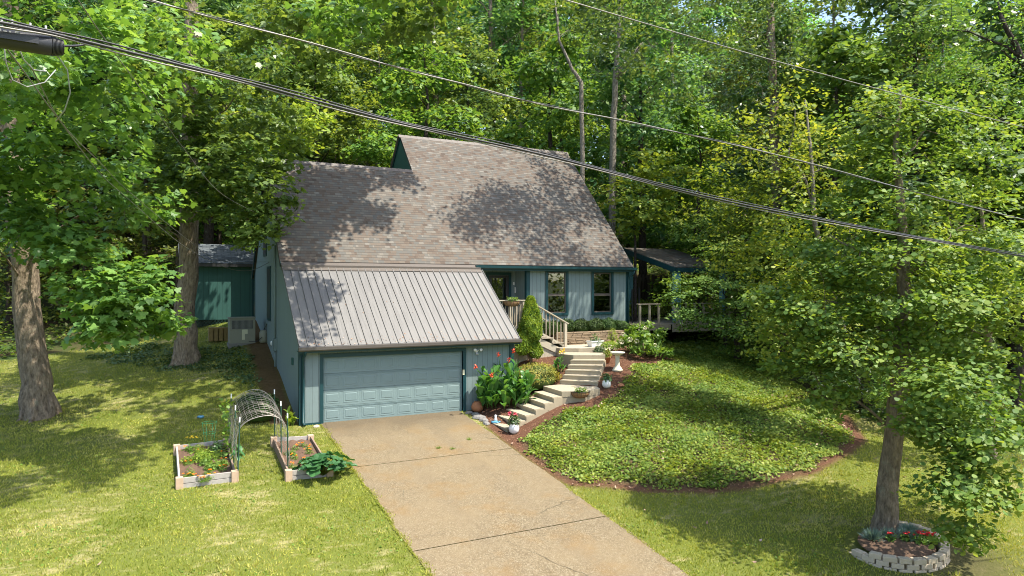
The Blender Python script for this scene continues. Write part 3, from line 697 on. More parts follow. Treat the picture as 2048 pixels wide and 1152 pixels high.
# floodlight
fx = MB(); fx.lathe([(0, 0), (.055, 0), (.055, .03), (0, .035)], 14)
fl_ = fx.build('security_light', M['white']); tag(fl_, 'small white twin security light on the garage wall right of the door', 'security light')
fl_.rotation_euler = (R(90), 0, 0); fl_.location = (6.14, 0, 2.12)
for sx in (-1, 1):
    q = MB(); q.tube([(0, 0, .02), (sx*.09, .05, .09)], .012, 6); q.lathe([(0, -.03), (.03, -.03), (.05, .04), (.055, .06), (0, .065)], 14, (sx*.12, .05, .1)); q.build('lamp_head', M['white'], fl_)
q = MB(); q.tube([(0, -.01, .02), (0, -.07, .06)], .015, 6); q.lathe([(0, -.03), (.032, -.03), (.035, .05), (0, .06)], 14, (0, -.1, .06)); q.build('camera_head', M['white'], fl_)
q = MB(); q.lathe([(0, .061), (.022, .061), (0, .064)], 12, (0, -.1, .06)); q.build('lens', M['dark'], fl_)

# ------------------------------------------------------------------ porch with stairs and rail
porch = empty('entry_porch', (9, 2.5, 1.6), 0, 'beige timber entry porch with railing and four steps down', 'porch')
def Pp(mb, name, mat, **k): return mb.build(name, mat, porch, world_loc=True, **k)
B, BO = M['beige'], M['beige_old']
d = MB(); y = 1.62
while y < 4.5: d.box(7.62, y, 2.71, 9.22 if y < 3.3 else 10.02, min(4.55, y+.135), 2.75); y += .142
Pp(d, 'deck', BO)
Pp(MB().box(7.62, 1.58, 2.40, 9.22, 1.615, 2.70).box(9.222, 1.6, 2.45, 9.25, 3.3, 2.70), 'rim_board', B)
sk = MB(); u = 7.65
sk.prism([(7.63, 1.66, 1.1), (7.63, 1.66, 2.4), (9.25, 1.66, 2.4), (10.72, 1.66, 1.7), (10.72, 1.66, 1.15)][::-1], (0, .03, 0)); Pp(sk, 'skirt', siding('beige_siding', (.40, .355, .27), .2))
for y_ in (1.63, 3.2): Pp(MB().bar((9.2, y_, 2.42), (10.85, y_, 1.68), .045, .26, (0, 0, 1)), 'stringer', B)
zs = [2.56, 2.36, 2.15]
for i, z in enumerate(zs):
    u0 = 9.25+i*.5
    Pp(MB().box(u0-.02, 1.56, z-.04, u0+.255, 3.26, z).box(u0+.262, 1.56, z-.04, u0+.53, 3.26, z), 'tread', BO)
    Pp(MB().box(u0+.48, 1.62, z-.235, u0+.50, 3.2, z-.041), 'riser', B)
for (x, y, z0, z1) in ((8.92, 1.63, 2.2, 3.86), (9.06, 1.63, 2.2, 3.86), (10.86, 1.62, 1.9, 2.96), (10.86, 3.22, 1.9, 2.96), (9.2, 3.28, 2.4, 3.95), (7.72, 1.63, 2.4, 3.86)):
    Pp(MB().box(x-.06, y-.06, z0, x+.06, y+.06, z1), 'post', B, bevel=.006)
Pp(MB().box(7.6, 1.55, 3.861, 9.16, 1.72, 3.90), 'handrail', B)
Pp(MB().bar((9.1, 1.63, 3.89), (11.0, 1.62, 2.90), .15, .04), 'stair_handrail', B); Pp(MB().bar((9.25, 3.25, 3.89), (11.0, 3.22, 2.90), .12, .04), 'stair_handrail', B)
for i in range(8): x = 7.85+i*.135; Pp(MB().box(x-.018, 1.61, 2.76, x+.018, 1.645, 3.86), 'baluster', BO)
for i in range(9):
    x = 9.25+i*.175; zt = 3.87-(x-9.1)*.521; Pp(MB().box(x-.018, 1.60, zt-1.02, x+.018, 1.635, zt-.02), 'baluster', BO)
    Pp(MB().box(x-.018, 3.2, zt-1.02, x+.018, 3.235, zt-.02), 'baluster', BO)
Pp(MB().bar((9.1, 1.618, 2.86), (10.85, 1.612, 1.95+.03), .03, .08).bar((9.1, 3.218, 2.86), (10.85, 3.212, 1.98), .03, .08).box(7.7, 1.60, 2.8, 9, 1.64, 2.85), 'bottom_rail', B)

# ------------------------------------------------------------------ garden stairs: lower flight, landing, upper flight, walk
gs = empty('garden_stairs', (8.3, -1.8, .2), 0, 'beige painted timber stairs climbing from driveway to the porch walk with a turn landing', 'stairs')
def Gp(mb, name, mat=B, **k): return mb.build(name, mat, gs, world_loc=True, **k)
def flight(A, Bq, A2, B2, z0, rise, n, wall, stringer_bottom, last=True):
    """noses from edge A-Bq (first) to A2-B2 (landing edge)"""
    A, Bq, A2, B2 = [Vector(q+(0,)) for q in (A, Bq, A2, B2)]
    for i in range(n):
        t0, t1 = i/n, (i+1)/n; z = z0+i*rise
        p = [A.lerp(A2, t0), Bq.lerp(B2, t0), Bq.lerp(B2, t1), A.lerp(A2, t1)]
        dirn = (p[3]-p[0]).normalized(); ov = dirn*-.03
        mid0 = p[0].lerp(p[3], .5); mid1 = p[1].lerp(p[2], .5); gp = dirn*.004
        q = [p[0]+ov, p[1]+ov, mid1-gp, mid0-gp]; q2 = [mid0+gp, mid1+gp, p[2], p[3]]
        m_ = MB()
        for r_ in (q, q2): m_.prism([(v.x, v.y, z-.035) for v in r_], (0, 0, .035))
        Gp(m_, 'tread', BT)
        r0 = [p[0], p[1], p[1]+dirn*.025, p[0]+dirn*.025]
        Gp(MB().prism([(v.x, v.y, z-.035-rise) for v in r0], (0, 0, rise-.001)), 'riser', BR)
BT = simple('tan_tread_paint', (.39, .335, .245), .6, .12, 6); BR = simple('tan_riser_paint', (.33, .28, .20), .6, .12, 6)
LZ = .80; RI = .1617
flight((6.0, -1.25), (6.06, -2.57), (8.48, -.77), (8.4, -2.16), -.17, RI, 6, 0, 0)
# stringers of lower flight: saw-tooth panel on each side
def sideboard(A, A2, z0, rise, n, drop, thick):
    A, A2 = Vector(A+(0,)), Vector(A2+(0,)); d = (A2-A); nrm = Vector((-d.y, d.x, 0)).normalized()*thick
    pts = []
    for i in range(n):
        p, q = A.lerp(A2, i/n), A.lerp(A2, (i+1)/n); z = z0+i*rise-.037
        pts += [(p.x, p.y, z), (q.x, q.y, z)]
    e = A2; pts += [(e.x, e.y, z0+(n-1)*rise-.30), (A.lerp(A2, .12).x, A.lerp(A2, .12).y, z0-.22+rise*.3), (A.x, A.y, z0-.18)]
    return MB().prism(pts, nrm)
Gp(sideboard((6.06, -2.575), (8.4, -2.165), -.17, RI, 6, 0, -.035), 'stringer', BR)
Gp(sideboard((6.0, -1.245), (8.48, -.765), -.17, RI, 6, 0, .035), 'stringer', BR)
LP = [(8.4, -2.16), (9.2, -2.42), (9.95, -2.22), (10.19, -1.66), (9.27, -.64), (8.48, -.72)]
lb = MB()
def clip_strip(poly, a, b_):  # keep part of polygon with a<=x<=b
    def cl(P, f):
        o = []
        for i in range(len(P)):
            p, q = P[i], P[(i+1) % len(P)]; fp, fq = f(p), f(q)
            if fp >= 0: o.append(p)
            if fp*fq < 0: t = fp/(fp-fq); o.append((p[0]+(q[0]-p[0])*t, p[1]+(q[1]-p[1])*t))
        return o
    P = cl(poly, lambda p: p[0]-a)
    return cl(P, lambda p: b_-p[0]) if len(P) > 2 else []
def boards(poly, z, wid=.14, gap=.007, th=.035, ang=0):
    mb = MB(); ca_, sa = math.cos(ang), math.sin(ang)
    Q = [(x*ca_+y*sa, -x*sa+y*ca_) for x, y in poly]
    x = min(p[0] for p in Q)
    while x < max(p[0] for p in Q):
        c_ = clip_strip(Q, x, x+wid-gap)
        if len(c_) > 2: mb.prism([(p[0]*ca_-p[1]*sa, p[0]*sa+p[1]*ca_, z-th) for p in c_], (0, 0, th))
        x += wid
    return mb
Gp(boards(LP, LZ), 'landing', BT)
fc = MB()
for a, b_ in zip(LP, LP[1:]+LP[:1]):
    fc.add([(a[0], a[1], LZ-.037), (b_[0], b_[1], LZ-.037), (b_[0], b_[1], LZ-.20), (a[0], a[1], LZ-.20)], [(0, 1, 2, 3)])
    fc.add([(a[0]*.998+.018, a[1]*.99-.012, LZ-.208), (b_[0]*.998+.018, b_[1]*.99-.012, LZ-.208), (b_[0]*.998+.018, b_[1]*.99-.012, LZ-.62), (a[0]*.998+.018, a[1]*.99-.012, LZ-.62)], [(0, 1, 2, 3)])
Gp(fc, 'landing_skirt', BR)
UA, UB, UA2, UB2 = (9.27, -.64), (10.19, -1.66), (10.27, .06), (11.37, -.50)
# upper flight starts one riser above the landing
flight(UA, UB, UA2, UB2, LZ+.163, .163, 5, 0, 0)
TZ = LZ+6*.163
Gp(sideboard(UB, UB2, LZ+.163, .163, 5, 0, -.03), 'stringer', BR); Gp(sideboard(UA, UA2, LZ+.163, .163, 5, 0, .03), 'stringer', BR)
tp = [UB2, (11.9, .3), (11.0, 1.0), (10.5, 1.35), (10.05, .8), UA2]
Gp(boards(tp, TZ, ang=.5), 'top_landing', BT)
sk = MB()
for a, b_ in zip(tp, tp[1:]+tp[:1]): sk.add([(a[0], a[1], TZ-.037), (b_[0], b_[1], TZ-.037), (b_[0], b_[1], TZ-.75), (a[0], a[1], TZ-.75)], [(0, 1, 2, 3)])
Gp(sk, 'top_landing_skirt', BR)
wp = [(10.45, 1.38), (11.1, .98), (12.2, .95), (13.6, 1.6), (14.6, 2.3), (14.6, 2.7), (11.2, 2.55), (10.9, 3.4), (10.3, 3.4)]
Gp(boards(wp, 1.94, ang=.3), 'walk', B)
sk = MB()
for a, b_ in zip(wp, wp[1:]+wp[:1]): sk.add([(a[0], a[1], 1.90), (b_[0], b_[1], 1.90), (b_[0], b_[1], 1.1), (a[0], a[1], 1.1)], [(0, 1, 2, 3)])
Gp(sk, 'walk_skirt', BR)

# stacked ledge-stone wall under the hedge: courses of irregular stones
rwall = MB(); rng = random.Random(4)
cl = [(11.05, 2.62), (11.6, 2.50), (12.4, 2.46), (13.2, 2.50), (14.0, 2.58), (14.7, 2.75)]
def along(pl, s_):
    for a, b_ in zip(pl, pl[1:]):
        L = math.dist(a, b_)
        if s_ <= L: return Vector(a+(0,)).lerp(Vector(b_+(0,)), s_/L), (Vector(b_+(0,))-Vector(a+(0,))).normalized()
        s_ -= L
    return Vector(pl[-1]+(0,)), (Vector(pl[-1]+(0,))-Vector(pl[-2]+(0,))).normalized()
z = 1.85; row = 0
while z < 2.42:
    h = rng.uniform(.04, .075); s_ = rng.uniform(-.2, 0)
    while s_ < 3.7:
        L = rng.uniform(.14, .5); p, dd = along(cl, max(0, s_)); p2, _ = along(cl, max(0, min(3.7, s_+L-.012)))
        if (p2-p).length > .03:
            j = rng.uniform(-.018, .018); nn = Vector((dd.y, -dd.x, 0))*(.0+j)
            rwall.bar((p+nn+Vector((0, .12, z+h/2))), (p2+nn+Vector((0, .12, z+h/2))), .26, h-.010)
        s_ += L
    z += h
o = rwall.build('stone_retaining_wall', M['ledge'], bevel=.008); tag(o, 'low stacked ledge stone retaining wall below the clipped hedge', 'stone wall')

# ------------------------------------------------------------------ plants near the house
def shrub(name, x, y, rx, ry, h, leaf_m, label_, cat='shrub', size=.05, shape=OVAL, n=2500, lumps=26, z0=None, group=None, seed=3, stem=None, sig=.7, lo=.12, core=True):
    rng = np.random.default_rng(seed); z = (T(x, y) if z0 is None else z0)-.03
    o = empty(name, (x, y, z), 0, label_, cat, group)
    # lumpy shell
    d = rng.normal(size=(n, 3)); d[:, 2] = np.abs(d[:, 2])*1.0-lo; d /= np.linalg.norm(d, axis=1, keepdims=True)
    L = rng.normal(size=(lumps, 3)); L[:, 2] = np.abs(L[:, 2]); L /= np.linalg.norm(L, axis=1, keepdims=True)
    dot = (d@L.T).max(1); r = .76+.30*np.clip((dot-.84)/.16, 0, 1)**.8+rng.normal(size=n)*.06-.2*(rng.random(n) < .35)*rng.random(n)
    P = np.stack([d[:, 0]*rx*r, d[:, 1]*ry*r, h*.45+d[:, 2]*h*.55*r], 1)
    N = d*1.0+rng.normal(size=(n, 3))*sig*.6+np.array([0, 0, .5])
    V, idx, k = leaves(P, N, size*(.7+.6*rng.random(n)), shape, rng, droop=.1)
    arr_mesh('foliage', V, k, idx, leaf_m, o)
    if core:
        mb = MB(); rr = random.Random(seed)
        for i in range(9):
            a = rr.uniform(0, 6.28); q = rr.uniform(.2, .75)
            mb.tube([(0, 0, 0), (math.cos(a)*rx*q*.4, math.sin(a)*ry*q*.4, h*.3), (math.cos(a)*rx*q, math.sin(a)*ry*q, h*rr.uniform(.5, .85))], [.02, .014, .006], 5)
        mb.build('stem', M['barkdark'], o)
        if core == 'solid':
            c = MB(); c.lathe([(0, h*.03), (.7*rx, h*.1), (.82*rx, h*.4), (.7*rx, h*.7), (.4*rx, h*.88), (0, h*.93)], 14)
            c.v = [(a, b*ry/rx, q) for a, b, q in c.v]; c.build('inner_core', M['leafdark'], o)  # solid filler body in the dark leaf colour
    return o
shrub('azalea_shrub', 8.55, -.15, .88, .75, .95, M['azalea'], 'rounded yellow green azalea shrub left of the upper garden stairs', size=.055, n=5200, seed=5, core='solid', lo=.3)
# hedge: clipped row, individual plants
for i, (x, hh) in enumerate(((11.0, .66), (11.75, .7), (12.5, .68), (13.25, .7), (14.0, .68), (14.7, .6))):
    y = 3.02-.1*(i < 1)
    shrub('hedge_shrub', x, y, .5, .34, hh, M['leafdark'], 'dark green clipped shrub in the low hedge under the front windows', 'hedge shrub', size=.05, n=2600, lumps=8, z0=2.36, group='clipped hedge shrubs under the front windows', seed=30+i, core='solid', sig=.9)
# planting bed fill behind the stone wall
tag(MB().add([(11.2, 2.66, 2.35), (14.75, 2.8, 2.35), (14.9, 3.44, 2.36), (10.6, 3.44, 2.36)], [(0, 1, 2, 3)]).add([(10.9, 3.44, 1.5), (14.9, 3.44, 1.5), (14.9, 3.44, 2.36), (10.9, 3.44, 2.36)], [(0, 1, 2, 3)]).build('planting_bed', M['soil']), 'soil bed behind the ledge stone wall', 'soil', kind='structure')
# arborvitae, two lobes, brown bare middle
x, y = 9.05, 1.25; z = T(x, y)
arb = empty('arborvitae', (x, y, z), 0, 'bright green upright arborvitae with bare trunk in front of the porch rail', 'conifer')
def arb_lobe(name, c, r, z0, z1, n, seed):
    rng = np.random.default_rng(seed); t = rng.random(n)**.8; a = rng.random(n)*6.283; zz = z0+(z1-z0)*t
    prof = r*np.clip(np.minimum((t+.12)*3.2, (1.04-t)**.62*1.25), 0, 1)*(1+.14*np.sin(a*3+zz*5)+.1*np.sin(a*7-zz*9))*(.72+.33*rng.random(n))
    P = np.stack([c[0]+prof*np.cos(a), c[1]+prof*np.sin(a), zz], 1)
    N = np.stack([np.cos(a), np.sin(a), .1+0*a], 1)+rng.normal(size=(n, 3))*.5; up = np.stack([np.cos(a)*.5, np.sin(a)*.5, 1+0*a], 1)+rng.normal(size=(n, 3))*.35
    V, idx, k = leaves(P, N, .085*(.7+.6*rng.random(n)), LANCE*np.array([1.6, 1]), rng, updir=up)
    return arr_mesh('foliage', V, k, idx, M['arb'], arb)
arb_lobe('foliage', (0, 0), .46, .75, 2.62, 9000, 2); arb_lobe('foliage', (-.42, -.1), .30, .35, 1.25, 3000, 4); arb_lobe('foliage', (.12, -.15), .27, .2, .95, 2200, 8)
MB().tube([(0, 0, -.1), (.01, 0, .5), (-.02, 0, 1.2), (0, 0, 2.2)], [.07, .06, .045, .015], 8).tube([(0, 0, .1), (-.25, -.05, .5), (-.4, -.1, 1.0)], [.045, .035, .01], 6).build('trunk', M['bark'], arb)
# broad-leaf plants built from single large leaves on stalks
def bigleaf(mb, base, az, L, W, rise, droop, twist=0, seg=6, wavy=0):
    """an arching leaf with a folded midrib"""
    ca_, sa = math.cos(az), math.sin(az); rows = []
    for i in range(seg+1):
        t = i/seg; w = W*math.sin(math.pi*min(1, t*.92+.06))**.75*.5
        if i == seg: w = .002
        r = L*t*math.cos(rise)+0; hgt = L*(math.sin(rise)*t-droop*t*t); wv = wavy*math.sin(t*14)
        cx, cy, cz = base[0]+ca_*r, base[1]+sa*r, base[2]+hgt
        up = w*.30
        rows.append([(cx-sa*w, cy+ca_*w, cz+up+wv), (cx, cy, cz), (cx+sa*w, cy-ca_*w, cz+up-wv)])
    vs = [p for r in rows for p in r]
    fs = []
    for i in range(seg):
        for k in (0, 1): fs.append((i*3+k, i*3+k+1, i*3+k+4, i*3+k+3))
    mb.add(vs, fs, smooth=True)
def canna(x, y, label_, stalks, spread, hmin, hmax, leafL=.5, leafW=.17, seed=1, flowers=(), fm='orangered', name='canna_plant', cat='canna lily', lm='leafcanna'):
    rr = random.Random(seed); z = T(x, y)-.02; o = empty(name, (x, y, z), 0, label_, cat)
    lf_ = MB(); st = MB()
    for i in range(stalks):
        a = rr.uniform(0, 6.28); r = spread*math.sqrt(rr.random()); bx_, by_ = r*math.cos(a), r*math.sin(a); h = rr.uniform(hmin, hmax)*(1-.25*r/spread)
        lean = .18; tx, ty = bx_*(1+lean), by_*(1+lean)
        st.tube([(bx_, by_, 0), (tx, ty, h)], [.012, .006], 5)
        nl = 8
        for j in range(nl):
            t = .08+.90*j/nl; az = rr.uniform(0, 6.28); s_ = rr.uniform(.75, 1.15)*(1.05-.35*t)
            bigleaf(lf_, (bx_+(tx-bx_)*t, by_+(ty-by_)*t, h*t), az, leafL*s_, leafW*s_*1.05, rr.uniform(.7, 1.3), rr.uniform(.12, .55))
    lf_.build('foliage', M[lm], o); st.build('stalk', M['leafcanna'], o)
    for fx_, fy_, fz_ in flowers:
        m_ = MB(); m_.tube([(fx_*.8, fy_*.8, fz_-.35), (fx_, fy_, fz_)], .008, 5)
        m_.build('flower_stalk', M['leafcanna'], o); m_ = MB()
        for j in range(13):
            a = rr.uniform(0, 6.28); q = (fx_+rr.uniform(-.03, .03), fy_+rr.uniform(-.03, .03), fz_-.05+rr.uniform(-.06, .1))
            bigleaf(m_, q, a, .09, .055, rr.uniform(.2, 1.2), .3, seg=3)
        m_.build('flower', M[fm], o)
    return o
def rel(px, py, t, x, y): p = view(px, py, t); return (p.x-x, p.y-y, p.z-T(x, y))
cx_, cy_ = 6.95, -.6
canna(cx_, cy_, 'large leafy canna clump with scarlet flowers right of the garage door', 44, .88, 1.1, 1.85, .6, .22, 3,
      [rel(951, 731, 23.6, cx_, cy_), rel(983, 748, 23.6, cx_, cy_), rel(997, 707, 24.1, cx_, cy_), rel(1018, 719, 24.1, cx_, cy_), rel(1027, 702, 24.2, cx_, cy_)])
canna(9.7, .25, 'small yellow flowered lily plant beside the upper garden stairs', 6, .2, .35, .75, .4, .07, 9, [(.1, 0, .8), (.25, .1, .75), (.2, -.1, .85)], 'yellow', 'lily_plant', 'lily')
canna(-.28, -.05, 'young broad leaved plant at the left garage corner', 3, .12, .45, .8, .38, .12, 12, (), name='corner_plant', cat='plant', lm='leafyellow')
# hydrangea
hx_, hy_y = 13.75, .15; hz_ = T(hx_, hy_y)
hy = empty('hydrangea_bush', (hx_, hy_y, hz_), 0, 'loose light green hydrangea bush with cream flower heads behind the birdbath', 'hydrangea')
_r = random.Random(14); hb = []
for i in range(34):
    a = _r.uniform(0, 6.28); q = _r.uniform(.15, 1)**.7; hb.append((1.15*q*math.cos(a), .85*q*math.sin(a), _r.uniform(.15, 1.55)*(1.08-.45*q), .22, .22, .16, 3))
foliage('foliage', hb, M['zinnia'], hy, .15, OVAL, 26, .26, .7, .2, .5, np.random.default_rng(5), .5, .5)
_m = MB()
for b in hb[::2]: _m.tube([(0, 0, 0), (b[0]*.4, b[1]*.4, b[2]*.5), b[:3]], [.016, .012, .005], 5)
_m.build('stem', M['bark'], hy)
for i, p in enumerate(((1260, 679), (1273, 682), (1243, 684), (1246, 668), (1290, 656), (1310, 690))):
    q = view(*p, 27.7); c = MB(); rr = random.Random(i)
    for j in range(60):
        a, b_ = rr.uniform(0, 6.28), rr.uniform(-1, 1); r = .085*(1 if i < 3 else .7); s_ = math.sqrt(1-b_*b_)
        bigleaf(c, (r*s_*math.cos(a), r*s_*math.sin(a), r*b_*.8), a, .035, .03, b_, 0, seg=2)
    c.build('flower_head', M['cream'], hy, loc=q-hy.location)
shrub('shrub', -1.2, .55, .62, .5, .95, M['leafdark'], 'dark glossy shrub behind the wire arch beside the garage wall', size=.09, n=2600, seed=21, core='solid')
shrub('small_shrub', 12.7, 1.05, .42, .4, .5, M['leafyellow'], 'low yellow green plant by the walk behind the birdbath', 'plant', size=.1, shape=LANCE, n=700, seed=22)
shrub('small_shrub', 12.05, .95, .26, .25, .34, M['leafcool'], 'low bluish green plant beside the white trough planter', 'plant', size=.09, shape=LANCE, n=500, seed=23)
shrub('small_shrub', 11.35, .1, .22, .2, .3, M['leafcool'], 'small green plant at the right end of the top step', 'plant', size=.08, n=400, seed=24)
shrub('small_shrub', 13.5, 2.0, .22, .2, .8, M['leafyellow'], 'thin upright green plant in front of the ledge stone wall', 'plant', size=.08, shape=LANCE, n=350, seed=25)
# pots
def pot(x, y, z, prof, mat, name, label_, cat, plant=None, n=20):
    o = empty(name, (x, y, z), 0, label_, cat); MB().lathe(prof, n).build('pot_body', mat, o)
    r = prof[-2][0] if len(prof) > 2 else .1; h = max(p[1] for p in prof)
    MB().lathe([(0, h-.035), (r*.95, h-.04)], n).build('potting_soil', M['soil'], o)
    if plant: plant(o, h, r)
    return o
def potleaves(mat, spread, hh, n, size, shape=OVAL, seed=1, flower=None, nf=0, fs=.03):
    def f(o, h, r):
        rng = np.random.default_rng(seed); d = rng.normal(size=(n, 3)); d /= np.linalg.norm(d, axis=1, keepdims=True); d[:, 2] = np.abs(d[:, 2])
        P = d*np.array([spread, spread, hh])*(.4+.65*rng.random(n))[:, None]+np.array([0, 0, h])
        V, idx, k = leaves(P, d+rng.normal(size=(n, 3))*.5+np.array([0, 0, .6]), size*(.7+.6*rng.random(n)), shape, rng, droop=.2)
        arr_mesh('foliage', V, k, idx, M[mat], o)
        if flower:
            rr = random.Random(seed)
            for i in range(nf):
                a = rr.uniform(0, 6.28); q = (spread*.8*math.cos(a)-(.12 if nf < 3 else 0), spread*.5*math.sin(a), h+hh*rr.uniform(.8, 1.15)); m_ = MB()
                for j in range(12): bigleaf(m_, q, rr.uniform(0, 6.28), fs, fs*.8, rr.uniform(-.4, 1.3), .3, seg=3)
                m_.build('flower', M[flower], o)
    return f
EGG = [(0, 0), (.09, 0), (.155, .07), (.175, .17), (.155, .27), (.12, .325), (.125, .33), (.11, .31), (0, .30)]
pot(6.22, -2.78, T(6.22, -2.78)-.01, EGG, M['white'], 'flower_pot', 'round white pot with pink flowers at the foot of the stairs', 'flower pot', potleaves('leafcool', .22, .32, 240, .09, flower='pink', nf=2, seed=3, fs=.09))
pot(10.42, -1.95, T(10.42, -1.95)-.02, [(r*.95, z*.9) for r, z in EGG], M['white'], 'flower_pot', 'round white pot with green foliage beside the stair landing', 'flower pot', potleaves('leafcool', .2, .26, 220, .08, seed=4))
pot(11.62, -.25, T(11.62, -.25), [(0, 0), (.10, 0), (.14, .2), (.155, .2), (.155, .24), (.13, .24), (0, .2)], M['terracotta'], 'flower_pot', 'terracotta pot with pale flowers beside the top stair', 'flower pot', potleaves('leafyellow', .2, .3, 200, .07, seed=5, flower='cream', nf=5, fs=.06))
def trough():
    o = empty('trough_planter', (12.15, 1.35, 1.945), .2, 'white rectangular trough planter standing on the walk', 'planter')
    m_ = MB(); m_.add([(-.30, -.11, 0), (.30, -.11, 0), (.30, .11, 0), (-.30, .11, 0), (-.36, -.15, .22), (.36, -.15, .22), (.36, .15, .22), (-.36, .15, .22)], [(0, 3, 2, 1), (0, 1, 5, 4), (1, 2, 6, 5), (2, 3, 7, 6), (3, 0, 4, 7)])
    m_.box(-.375, -.165, .2, .375, -.145, .24).box(-.375, .145, .2, .375, .165, .24).box(-.375, -.145, .2, -.355, .145, .24).box(.355, -.145, .2, .375, .145, .24)
    m_.build('trough_body', M['white'], o); MB().add([(-.35, -.14, .2), (.35, -.14, .2), (.35, .14, .2), (-.35, .14, .2)], [(0, 1, 2, 3)]).build('potting_soil', M['soil'], o)
    potleaves('leafcool', .25, .35, 140, .09, LANCE, 6)(o, .2, .1)
trough()
def basket(loc, rz, w, label_, name='hanging_basket'):
    o = empty(name, loc, rz, label_, 'flower basket'); m_ = MB(); n = 14
    vs = []; rows = [(1, 0), (.93, -.09), (.75, -.17), (.4, -.21), (.0, -.22)]
    for s_, zz in rows:
        for i in range(n+1):
            a = math.pi*i/n; vs.append((w*s_*math.cos(a), -w*.52*s_*math.sin(a), zz))
    fs = [(j*(n+1)+i, j*(n+1)+i+1, (j+1)*(n+1)+i+1, (j+1)*(n+1)+i) for j in range(4) for i in range(n)]
    m_.add(vs, fs); m_.add([(w, 0, 0), (-w, 0, 0), (-w*.75, 0, -.17), (0, 0, -.22), (w*.75, 0, -.17)], [(0, 1, 2, 3, 4)]); m_.build('coir_liner', M['coco'], o)
    r_ = MB(); r_.tube([(w*1.01*math.cos(math.pi*i/n), -w*.53*math.sin(math.pi*i/n), .005) for i in range(n+1)], .008, 5)
    for i in range(1, n, 2): a = math.pi*i/n; r_.tube([(w*1.01*s_*math.cos(a), -w*.53*s_*math.sin(a), zz) for s_, zz in rows[:4]], .005, 4)
    r_.build('basket_frame', M['dark'], o)
    MB().add([(w*.97*math.cos(math.pi*i/n), -w*.5*math.sin(math.pi*i/n), -.02) for i in range(n+1)], [tuple(range(n+1))]).build('potting_soil', M['soil'], o)
    rng = np.random.default_rng(8); P = np.stack([rng.uniform(-w*.6, w*.6, 170), -w*.25+rng.uniform(-.1, .1, 170), rng.uniform(0, .15, 170)], 1)
    V, idx, k = leaves(P, rand_norm(170, .9, rng), .07, OVAL, rng); arr_mesh('foliage', V, k, idx, M['zinnia'], o)
    return o
basket((9.0, -2.40, .78), math.atan2(-.26, .8), .34, 'half round coir basket with green plant hung on the landing front')
basket((8.35, 1.54, 3.86), 0, .38, 'half round coir flower basket hung on the porch railing', 'hanging_basket')
# birdbath
bbx, bby = 11.5, -1.12
o = empty('birdbath', (bbx, bby, T(bbx, bby)-.02), 0, 'cream cast stone birdbath on a turned pedestal beside the stairs', 'birdbath')
MB().lathe([(0, 0), (.20, 0), (.20, .06), (.165, .09), (.15, .13), (.11, .17), (.085, .22), (.08, .5), (.09, .58), (.12, .62)], 24).build('pedestal', M['concrete'], o)
MB().lathe([(.12, .60), (.18, .63), (.27, .68), (.285, .72), (.265, .725), (.2, .685), (.1, .665), (0, .66)], 28).build('bowl', M['concrete'], o)
MB().lathe([(.22, .695), (0, .695)], 24).build('water', M['bathwater'], o)
# little things on the steps
o = empty('garden_ornament', (6.12, -1.62, -.17+.002), .6, 'small white and blue glazed garden ornament on the lowest step', 'ornament')
MB().lathe([(0, 0), (.13, 0), (.16, .02), (.15, .05), (.06, .06), (0, .06)], 16, wob=lambda t, z: .18*math.sin(5*t)).build('dish', M['blue'], o)
MB().lathe([(0, .06), (.05, .06), (.06, .12), (.03, .18), (.045, .22), (.03, .26), (0, .27)], 12).build('figure', M['white'], o)
o = empty('copper_pot', (6.02, -.35, T(6.02, -.35)), 0, 'round brown glazed pot beside the garage door frame', 'pot')
MB().lathe([(0, 0), (.1, 0), (.2, .1), (.22, .2), (.17, .32), (.12, .35), (.13, .38), (.1, .37), (0, .33)], 18).build('pot_body', M['terracotta'], o)
rng = random.Random(5)
def rock(x, y, s_, lab, grp=None, mat='rock', z=None, nm='garden_rock'):
    bm_ = MB(); rr = random.Random(int(x*100)+int(y*37)); n = 9
    prof = [(0.0, -.3), (.8, -.3), (1, 0), (.8, .32), (.45, .5), (0, .53)]
    ph_ = [rr.uniform(0, 6) for _ in range(4)]
    bm_.lathe([(r*s_, z_*s_) for r, z_ in prof], n, smooth=False, wob=lambda t, q: .18*math.sin(2*t+ph_[0])+.12*math.sin(3*t+ph_[1]+q*9))
    oo = bm_.build(nm, M[mat]); oo.location = (x, y, (T(x, y) if z is None else z)+.1*s_); oo.rotation_euler = (0, 0, rr.uniform(0, 6))
    return tag(oo, lab, 'rock', grp)
for (x, y, s_) in ((5.85, -.6, .16), (5.80, -.95, .2), (5.84, -1.3, .17), (5.95, -1.0, .13), (5.72, -.3, .14), (5.78, -1.62, .13)):
    rock(x, y, s_, 'dark rough stone edging the bed between garage and stairs', 'stones edging the canna bed')
rock(.45, -.28, .11, 'pale stone at the left corner of the garage door', None, 'stone')
rock(10.9, -2.15, .14, 'reddish stone in the mulch beside the landing', None, 'terracotta')

